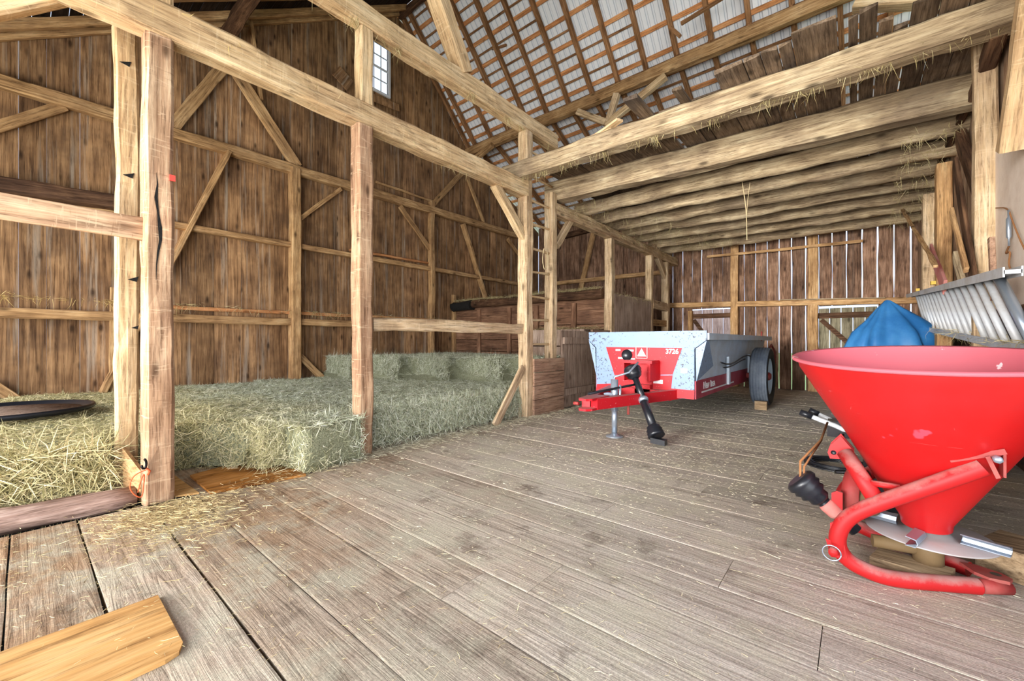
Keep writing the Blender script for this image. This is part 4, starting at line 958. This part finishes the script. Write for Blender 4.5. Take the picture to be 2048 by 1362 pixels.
# wheels
def wheel(X, side):
    c = Vector((X, 8.25, .50)); ax = Vector((1, 0, 0))*side
    prof = [(.30,-.10),(.36,-.125),(.42,-.135),(.465,-.125),(.485,-.105)]
    for k in range(5):
        h = -.1+.042*k; prof += [(.495,h),(.495,h+.030),(.478,h+.032),(.478,h+.040)]
    prof += [(.49,.105),(.47,.125),(.42,.138),(.36,.128),(.30,.10)]
    mb = MB(); mb.lathe(prof, c, ax, 56); t = mk('tyre', mb, M['rubber'], ms)
    mb = MB(); mb.lathe([(.30,.098),(.335,.122),(.36,.1295),(.42,.1395),(.455,.1345),(.47,.127)], c, ax, 56); mk('sidewall', mb, M['rubberdark'], t)
    mb = MB(); mb.lathe([(.305,.11),(.29,.10),(.27,.05),(.12,.03),(.08,.05),(0,.05)], c, ax, 40); mk('rim', mb, M['rim'], t)
    mb = MB(); mb.lathe([(.07,.05),(.07,.10),(.045,.13),(0,.13)], c, ax, 20); mk('hub', mb, M['redlow'], t)
wheel(-1.245, 1); wheel(-3.02, -1)
mb = MB(); mb.tube([(-3.1,8.25,.50),(-1.2,8.25,.50)], .05, 12); mk('axle', mb, M['redlow'], ms)
mb = MB(); mb.tube([(xl,YR+.12,.95),(xr,YR+.12,.95)], .05, 12)
for i in range(9):
    x = xl+.1+i*.14; a = i*1.2; mb.obox((x,YR+.12,.95), (.02,0,0), (0,.16*math.cos(a),.16*math.sin(a)), (0,-.03*math.sin(a),.03*math.cos(a)))
mk('beater', mb, M['redlow'], ms)
mb = MB(); mb.tube([(XT-.03, 9.1, ZR-.12), (XT-.03, 9.12, ZR+.06)], .014, 8); mb.tube([(XT+.02, 9.3, ZR-.35), (XT+.04, 9.8, ZR-.2), (XT+.05,10.2,ZR-.35),(XT+.03,10.3,ZR-.6)], .02, 8); mk('control_lever', mb, M['redlow'], ms)
ck = onZ(1522, 819, 0); mb = MB(); mb.box((ck.x-.085, ck.y-.04, 0), (ck.x+.085, ck.y+.06, .135)); mk('wheel_chock', mb, M['block'], label='small wooden chock in front of the manure spreader tyre', cat='wheel chock')
# ================================================================== CONE FERTILISER SPREADER
hc = Vector((.255, 2.757, .228)); e = Vector((hc.x, hc.y, 0)).normalized(); side_ = Vector((e.y, -e.x, 0))
tilt = Matrix.Rotation(R(4.2), 3, side_.cross(Vector((0,0,0))) if False else side_)   # lean the rim towards the open side
ax = Matrix.Rotation(R(5), 3, side_) @ Vector((0,0,1))
if ax.dot(e) > 0: ax = Matrix.Rotation(R(-5), 3, side_) @ Vector((0,0,1))
fs_ = empty('fertiliser_spreader', (hc.x, hc.y, 0), 'red cone-shaped fertiliser spreader with a bent tube frame', 'spreader')
mb = MB(); mb.lathe([(.088,0),(.092,.03),(.30,.43),(.482,.755),(.493,.805)], hc, ax, 80); hop = mk('hopper', mb, M['red'], fs_)
mb = MB(); mb.lathe([(.489,.805),(.478,.755),(.296,.43),(.085,.02),(0,.02)], hc, ax, 80); mk('hopper_inside', mb, M['redin'], hop)
mb = MB(); mb.lathe([(.489,.805),(.506,.809),(.515,.803),(.513,.793),(.502,.789),(.492,.793)], hc, ax, 80); mk('rim', mb, M['redin'], hop)
st = MB(); w0 = (-side_*math.cos(R(8))-e*math.sin(R(8)))
for h0, h1_ in ((.36,.66),):
    q0, q1 = [hc+ax*h+w0*(r+.004) for h, r in ((h0, .245), (h1_, .424))]; tt = w0.cross(q1-q0).normalized()*.012
    st.add([q0-tt, q0+tt, q1+tt, q1-tt], [(0,1,2,3)])
mk('yellow_sticker', st, M['yellowpl'], hop)
# frame tube in the plane beside the hopper
def arc(c, r, a0, a1, n, Y0, Y1):
    return [Vector((c[0]+r*math.cos(R(a0+(a1-a0)*i/n)), Y0+(Y1-Y0)*i/n, c[1]+r*math.sin(R(a0+(a1-a0)*i/n)))) for i in range(n+1)]
def smooth(pts, it=3):
    for _ in range(it):
        q = [pts[0]]
        for a, b in zip(pts, pts[1:]): q += [a.lerp(b, .25), a.lerp(b, .75)]
        pts = q+[pts[-1]]
    return pts
YT = 2.46
ctl = [onY(1966, 934, YT), onY(1850, 975, YT), onY(1745, 1010, YT), onY(1690, 1036, YT), onY(1670, 1080, YT), onY(1690, 1120, YT+.02), onZ(1752, 1150, .04), onZ(1800, 1160, .035), onZ(1880, 1166, .035), onZ(1955, 1172, .035)]
mb = MB(); mb.tube(smooth([Vector(p) for p in ctl]), .034, 18); tb = mk('frame_tube', mb, M['redtube'], fs_)
far = [Vector((p[0], 2*hc.y-p[1], p[2])) for p in ctl]
mb = MB(); mb.tube(smooth(far), .034, 16); mk('frame_tube', mb, M['redtube'], fs_)
tA, tB = onY(1690, 905, YT+.16), onY(1752, 1000, YT+.02)
mb = MB(); mb.tube([tA, tB], .034, 16); mk('mast_tube', mb, M['redtube'], fs_)
c0 = onY(1667, 893, YT+.18)
mb = MB(); pp = [onY(*q, YT+.17) for q in ((1681,872),(1661,890),(1655,905),(1660,917),(1678,918),(1706,912),(1709,904))]; mb.prism(pp, (0,.012,0)); mb.prism([p+Vector((0,.07,0)) for p in pp], (0,.012,0)); tp = mk('top_link_plate', mb, M['redtube'], fs_)
mb = MB(); cc = onY(1667, 905, YT+.169); mb.lathe([(0,0),(.011,0),(.011,.004)], cc, (0,-1,0), 16); mk('pin_hole', mb, M['black'], tp)
mb = MB(); mb.tube([onY(1742,966,YT+.05), onY(1800,975,YT+.05)], .014, 8); mk('cross_strut', mb, M['redtube'], fs_)
bk = onY(1966, 926, YT)
mb = MB(); mb.obox(bk+Vector((-.02,.02,.03)), (.075,0,.03), (0,.045,0), (-.004,0,.010)); mb.obox(bk+Vector((.055,.03,.0)), (.004,0,.0), (0,.04,0), (0,0,.045)); mb.obox(bk+Vector((0.02,-.036,-.005)), (.014,0,-.04), (0,.003,0), (.006,0,.003)); br_ = mk('hopper_bracket', mb, M['redlow'], fs_)
mb = MB(); mb.lathe([(0,.03),(.014,.03),(.014,0)], bk+Vector((.03,-.03,.03)), (0,-1,0), 6); mk('bolt', mb, M['zinc'], br_)
# disc with vanes
dc = Vector((.262, 2.76, .18)); dax = Vector((0,0,1))
mb = MB(); mb.lathe([(0,.035),(.06,.035),(.09,.01),(.225,.014),(.228,.008),(.10,-.004),(0,-.004)], dc, dax, 64); dsk = mk('spinner_disc', mb, M['disc'], fs_)
for a in (-19, -106, 165, 72):
    d = Vector((math.cos(R(a)), math.sin(R(a)), 0)); s = Vector((-d.y, d.x, 0)); mb = MB(); o_ = dc+Vector((0,0,.014))
    prof = [(-.026,.0),(-.026,.003),(.010,.003),(.017,.018),(.010,.036),(-.024,.042),(-.026,.039),(.008,.032),(.013,.018),(.008,.0)]
    r0, r1 = .11, .255
    vs = [o_+d*r+s*u+Vector((0,0,v)) for r in (r0, r1) for u, v in prof]; n = len(prof)
    mb.add(vs, [(i,(i+1)%n,n+(i+1)%n,n+i) for i in range(n)]+[tuple(range(n))[::-1], tuple(range(n,2*n))]); mk('vane', mb, M['zinc'], dsk)
mb = MB(); mb.tube([dc+Vector((0,0,-.13)), dc], .055, 16); mb.tube([dc+Vector((-.2,-.04,-.07)), dc+Vector((0,0,-.07))], .03, 12); gbx = mk('gearbox', mb, M['yellowbox'], fs_)
mb = MB(); gc = Vector((.0, 2.80, .31)); mb.lathe([(.105,-.03),(.125,-.03),(.135,0),(.125,.04),(.105,.04),(.105,-.03)], gc, (1,-.25,0), 32); mk('shaft_guard', mb, M['redlow'], fs_)
mb = MB(); mb.lathe([(0,-.04),(.07,-.03),(.085,.0),(.07,.05),(0,.06)], gc+Vector((.03,-.02,-.02)), (1,-.5,.1), 20); mk('gear_casing', mb, M['yellowbox'], fs_)
for q, nm in (((1674,1004),1), ((1672,1066),2)):
    p = onY(*q, 2.62 if nm == 1 else 2.45); mb = MB(); w_ = .016
    mb.prism([p+Vector((-.022,0,.04)), p+Vector((.0,0,.055)), p+Vector((.022,0,.05)), p+Vector((.022,0,-.045)), p+Vector((-.022,0,-.04))], (0,w_,0)); mk('hitch_lug', mb, M['redtube'], fs_)
p = onY(1667, 1098, 2.44); mb = MB(); mb.lathe([(0,0),(.018,0),(.018,.05),(.0,.05)], p, (0,-1,0), 14); mb.prism([p+Vector((-.03,0,.04)), p+Vector((.04,0,.03)), p+Vector((.05,0,-.03)), p+Vector((-.01,0,-.04))], (0,.012,0)); lp = mk('lower_hitch_pin', mb, M['redtube'], fs_)
mb = MB(); pts = [p+Vector((.034*math.cos(t*.35)-.005, -.05, .034*math.sin(t*.35))) for t in range(19)]; mb.tube(pts, .003, 6); mk('ring_clip', mb, M['zinc'], lp)
pe = onZ(1972, 1150, .06)
mb = MB(); pl_ = [(-.075,.05),(-.02,.06),(.05,.03),(.075,-.01),(.06,-.05),(0,-.06),(-.04,-.03)]; hole = MB()
mb.prism([pe+Vector((x,y,0)) for x,y in pl_], (0,0,.014)); fpz = mk('foot_plate', mb, M['redlow'], fs_)
mb = MB(); mb.lathe([(0,0),(.018,0)], pe+Vector((.028,.0,.0145)), (0,0,1), 18); mk('plate_hole', mb, M['black'], fpz)
mb = MB(); a_ = ctl[-1]; mb.tube([Vector(a_), Vector(a_)+Vector((.1,.07,0))], .03, 12); mk('frame_foot', mb, M['redlow'], fs_)
# drive shaft of the fertiliser spreader
p0 = onY(1610, 970, 2.62); p1 = onY(1712, 1062, 2.64); dv = p1-p0
mb = MB(); mb.tube([p0+dv*.25, p0+dv*1.0], .03, 14); sh = mk('drive_shaft', mb, M['black'], fs_)
mb = MB(); mb.tube([p0+dv*t for t in (-.16,-.12,-.05,.0,.05,.1,.16,.22,.3,.36)], [.058,.074,.078,.066,.074,.060,.066,.048,.050,.034], 22); mk('rubber_boot', mb, M['black'], sh)
mb = MB(); mb.tube([p0+dv*t for t in (.40,.43,.62,.66)], [.032,.037,.037,.032], 14); mk('pale_sleeve', mb, M['pinkboard'], sh)
mb = MB(); mb.tube([p0+dv*-.1, p0+dv*-.1+Vector((0,0,.1)), onY(1642, 880, 2.95), onY(1655, 845, 3.2)], .006, 6); mb.tube([p0+dv*-.02, p0+dv*-.02+Vector((0,0,.09)), onY(1643, 880, 2.95)], .005, 6)
mk('brown_rope', mb, M['rope'], label='brown rope holding up the black boot of the fertiliser spreader shaft', cat='rope')
# wooden blocks
b0 = onZ(1985, 1118, 0); mb = MB(); mb.obox((.60,3.02,.075), (.10,-.05,0), (.06,.12,0), (0,0,.07)); mk('wood_block', mb, M['block'], label='squared wooden block on the floor right of the spinner disc', cat='block')
mb = MB(); mb.obox((.20,2.70,.028), (.13,-.02,0), (.02,.075,0), (0,0,.028)); mk('wood_block', mb, M['block'], label='flat grey wooden block under the spinner disc', cat='block')
# ================================================================== walk-behind machine handles, coil, tarp
hd = empty('walk_behind_tiller', (-.08, 3.9, 0), 'dark walk-behind machine with two black-gripped handles behind the red hopper', 'tiller')
hA, hB, hJ = onY(1600, 824, 3.75), onY(1618, 820, 3.9), onY(1672, 852, 3.75)
mb = MB(); mb.tube([hA, hJ, hJ+Vector((.35,.1,-.2))], .017, 10); mb.tube([hB, hJ+Vector((0,.15,.0)), hJ+Vector((.35,.2,-.2))], .017, 10); mk('handlebar', mb, M['alu'], hd)
for a in (hA, hB):
    q = hJ+(Vector((0,.15,0)) if a is hB else Vector((0,0,0))); mb = MB(); mb.tube([a, a.lerp(q, .35)], .023, 10); mk('grip', mb, M['black'], hd)
mb = MB(); mb.box((hJ.x-.05, 3.75, hJ.z-.08), (hJ.x+.12, 3.95, hJ.z+.03)); mb.box((hJ.x+.15, 3.6, .08), (hJ.x+.55, 4.1, .42)); mb.tube([hJ+Vector((.03,0,-.05)), (hJ.x+.1, 3.8, .02)], .015, 8)
mb.tube([(hJ.x+.0,3.6,.2),(hJ.x+.3,3.75,.22)], .012, 8); mk('machine_body', mb, M['hook'], hd)
for s in (0, 1):
    mb = MB(); mb.lathe([(.06,-.04),(.17,-.045),(.18,0),(.17,.045),(.06,.04)], (hJ.x+.33, 3.55+.6*s, .18), (0,1,0), 28); mk('wheel', mb, M['rubberdark'], hd)
cz = onZ(1676, 934, .0); mb = MB()
for k in range(7): mb.tube([cz+Vector(((.17+.012*k)*math.cos(t*.27)+random.uniform(-.004,.004), (.15+.012*k)*math.sin(t*.27), .012+.012*(k%3))) for t in range(25)], .007, 6)
mk('cable_coil', mb, M['black'], label='coil of black cable on the floor behind the red tube frame', cat='cable')
# tarp
tcx, tcy = .34, 8.0; mb = MB(); rows = [(0, 1.70), (.03, 1.68), (.11, 1.56), (.20, 1.40), (.31, 1.24), (.39, 1.02), (.42, .7), (.44, .4), (.45, .06)]
NA = 64; vs = []
for i, (r, z) in enumerate(rows):
    for k in range(NA):
        a = 2*math.pi*k/NA; pl = 1+(.10*math.sin(a*7+z*2)+.05*math.sin(a*13+1))*min(1, i/4)
        sx = (1.0+.75*math.cos(a)*max(0, 1-abs(i-3)/4)) if math.cos(a) > 0 else 1.15
        dz = .07*math.cos(a*3+.6)*(i/8 if i < 6 else .3) if i else 0
        vs.append((tcx+r*pl*math.cos(a)*sx, tcy+r*pl*math.sin(a)*.9, z+dz))
mb.add(vs, [(i*NA+k, i*NA+(k+1)%NA, (i+1)*NA+(k+1)%NA, (i+1)*NA+k) for i in range(len(rows)-1) for k in range(NA)], 0, True)
mk('tarpaulin', mb, M['tarp'], label='blue tarpaulin draped to a peak over something near the back wall', cat='tarpaulin')
# ================================================================== aluminium extension ladder on the right wall
lt0, lt1 = onX(1818, 592, .72), onX(2026, 543, .70); lb0, lb1 = onX(1832, 652, .80), onX(2075, 702, .80)
al = empty('extension_ladder', (.75, 6.5, lb1.z), 'aluminium extension ladder hung on its side along the right wall', 'ladder')
def rail(a, b, nm):
    d = b-a; mb = MB(); n = Vector((1,0,0)); mb.obox((a+b)/2, d/2, (.035,0,0), (0,0,.012)); mb.obox((a+b)/2+Vector((.035,0,0)), d/2, (.004,0,0), (0,0,.03)); mb.obox((a+b)/2-Vector((.035,0,0)), d/2, (.004,0,0), (0,0,.03)); return mk(nm, mb, M['alu'], al)
rail(lt0, lt1, 'side_rail'); rail(lb0, lb1, 'side_rail')
tp_ = [1985, 1951, 1930, 1908, 1888, 1870, 1857, 1848, 1840]; bt_ = [2009, 1984, 1963, 1941, 1920, 1903, 1890, 1880, 1869]
L_ = (lt1-lt0); LB = lb1-lb0
for k in range(17):
    y = lt1.y+.35+.30*k
    if y > lt0.y: break
    a = lt0+L_*((y-lt0.y)/L_.y); yb = y-.3; b = lb0+LB*((yb-lb0.y)/LB.y)
    mb = MB(); mb.tube([a, b], .022 if k else .028, 12); mk('rung', mb, M['alu'] if k else M['zinc'], al)
for a in ((1835,586),(1866,572)):
    p = onX(a[0], a[1]-6, .69); mb = MB(); mb.box(p-Vector((.02,.04,.02)), p+Vector((.02,.04,.02))); mk('end_cap', mb, M['yellowpl'], al)
wisps(500, lb0+Vector((0,0,.02)), lb1+Vector((0,0,.02)), .05, .3, 'hay caught along the lower rail of the aluminium ladder')
# hooks and cords
hk = onX(288, 928, -3.60); mb = MB(); mb.tube([hk+Vector((0,.012*math.sin(t*.5)+0.0,.032*math.cos(t*.5))) for t in range(10)], .007, 8); mk('snap_hook', mb, M['hook'], label='black snap hook on the foot of the nearest post', cat='hook')
mb = MB(); pts = [onX(x, y, -3.61) for x, y in ((292,940),(278,945),(264,955),(258,975),(268,990),(284,997),(287,975),(290,942),(280,965),(276,985))]; mb.tube(smooth(pts, 2), .0035, 6); mb.tube([onX(292,936,-3.61), onX(300,942,-3.62), onX(296,950,-3.62)], .006, 6)
mk('orange_cord', mb, M['orange'], label='orange cord looped from the snap hook on the nearest post', cat='cord')
mb = MB(); q = onX(344, 356, -3.63); mb.box(q-Vector((.006,.014,.02)), q+Vector((.006,.018,.02))); mk('red_reflector', mb, M['redtag'], label='small red reflector on the edge of the nearest post', cat='reflector')
mb = MB(); a_, b_ = onX(2017, 420, .86), onX(2018, 492, .86); mb.tube([a_, a_.lerp(b_,.2), a_.lerp(b_,.25), a_.lerp(b_,.75), a_.lerp(b_,.8), b_], [.006,.006,.014,.014,.006,.006], 10); mk('turnbuckle', mb, M['zinc'], label='steel turnbuckle hanging on the whitewashed board', cat='turnbuckle')
mb = MB(); mb.tube(smooth([onX(x,y,.865) for x,y in ((1992,416),(2016,415),(2024,440),(2040,480),(2050,500))]), .005, 6); mb.tube(smooth([onX(x,y,.865) for x,y in ((2018,492),(2010,510),(2022,500),(2016,530),(2026,545))]), .006, 6); mk('rusty_chain', mb, M['rope'], label='rusty cord hooked round the turnbuckle on the right wall', cat='cord')
mb = MB(); mb.tube(smooth([onY(x,y,6.7) for x,y in ((1484,362),(1490,400),(1493,430),(1494,480))]), .006, 6); mb.tube(smooth([onY(x,y,6.7) for x,y in ((1500,365),(1496,395),(1493,430))]), .004, 6); mk('hanging_twine', mb, M['palerope'], label='pale twine hanging from the loft joists', cat='twine')
mb = MB(); mb.tube(smooth([onX(x,y,-3.62) for x,y in ((1088,497),(1084,520),(1090,545),(1097,520),(1093,498))]), .007, 6); mk('rope_loop', mb, M['palerope'], label='loop of pale rope tied on the ladder post', cat='rope')
# peg holes in the thinner post
for (x, y), s in (((251,128),1), ((257,352),1), ((266,560),1), ((270,656),.7)):
    mb = MB(); q = onX(x, y, -3.984); mb.prism([q+Vector((0,-.03*s,0)), q+Vector((0,.03*s,.028*s)), q+Vector((0,.02*s,-.012*s))], (.006,0,0)); attach(mk('peg_hole', mb, M['char'], P_thin) if False else mk('peg_hole', mb, M['char']), P_thin)
mb = MB(); pts = [(313,345),(315,368),(312,395),(316,425),(320,455),(321,480),(316,505),(313,530),(312,560)]; w = [.001,.004,.009,.005,.011,.008,.006,.003,.001]
ps = [onX(x, y, -3.634) for x, y in pts]; n = len(ps)
mb.add([p+Vector((0,-k,0)) for p, k in zip(ps, w)]+[p+Vector((0,k,0)) for p, k in zip(ps, w)], [(i, i+1, n+i+1, n+i) for i in range(n-1)]); attach(mk('split', mb, M['char']), P_near)
# ================================================================== LIGHT
wd = bpy.data.worlds.new('world'); SC.world = wd; wd.use_nodes = True; nt = wd.node_tree; N = NT(nt); bg = nt.nodes['Background']
tc = N.n('ShaderNodeTexCoord'); sp = N.n('ShaderNodeSeparateXYZ', Vector=tc.outputs['Generated'])
c = N.ramp(N.math('ADD', N.math('MULTIPLY', sp.outputs['Z'], .5), .5), [(.46, C(170,180,160)), (.50, C(206,222,250)), (.75, C(220,232,255))])
nt.links.new(c, bg.inputs['Color']); bg.inputs['Strength'].default_value = 1.9
def area(name, loc, tgt, sx, sy, P, col):
    l = bpy.data.lights.new(name, 'AREA'); l.shape = 'RECTANGLE'; l.size = sx; l.size_y = sy; l.energy = P; l.color = col
    o = bpy.data.objects.new(name, l); COL.objects.link(o); o.location = loc; o.rotation_euler = (Vector(tgt)-Vector(loc)).to_track_quat('-Z', 'Y').to_euler(); return o
area('doorway_daylight', (2.6,-3.8,2.2), (-3.5,5,1.6), 5, 4, 100, (1,.97,.93))
area('roof_fill', (-1.5,-2.6,.5), (-3,6,7), 6, 2, 520, (1,.97,.93))  # added upward fill lamp that brightens the white roof, no real source
area('mow_fill', (-6,-4,2.4), (-6.5,4,1.6), 4, 3.5, 150, (1,.97,.92))  # fill lamp added to brighten the hay, not an actual opening
area('right_wall_fill', (-3.4,-3.4,2.2), (1.2,6,1.8), 3.5, 3, 120, (1,.97,.93))  # added fill for the dim right wall and hopper side, no doorway here
fb = area('far_bay_fill', (-2.6,-5,1.9), (-1.0,10,1.5), 3, 2, 105, (1,.98,.95)); fb.data.spread = R(34)  # narrow-spread fill lamp added to lift the dark back bay
sl = bpy.data.lights.new('open_side_sky', 'SUN'); sl.energy = 2.9; sl.angle = R(75); sl.color = (.97,.98,1)
so = bpy.data.objects.new('open_side_sky', sl); COL.objects.link(so); so.rotation_euler = Vector((-.44,.90,-.10)).to_track_quat('-Z','Y').to_euler()
bpy.context.view_layer.update()
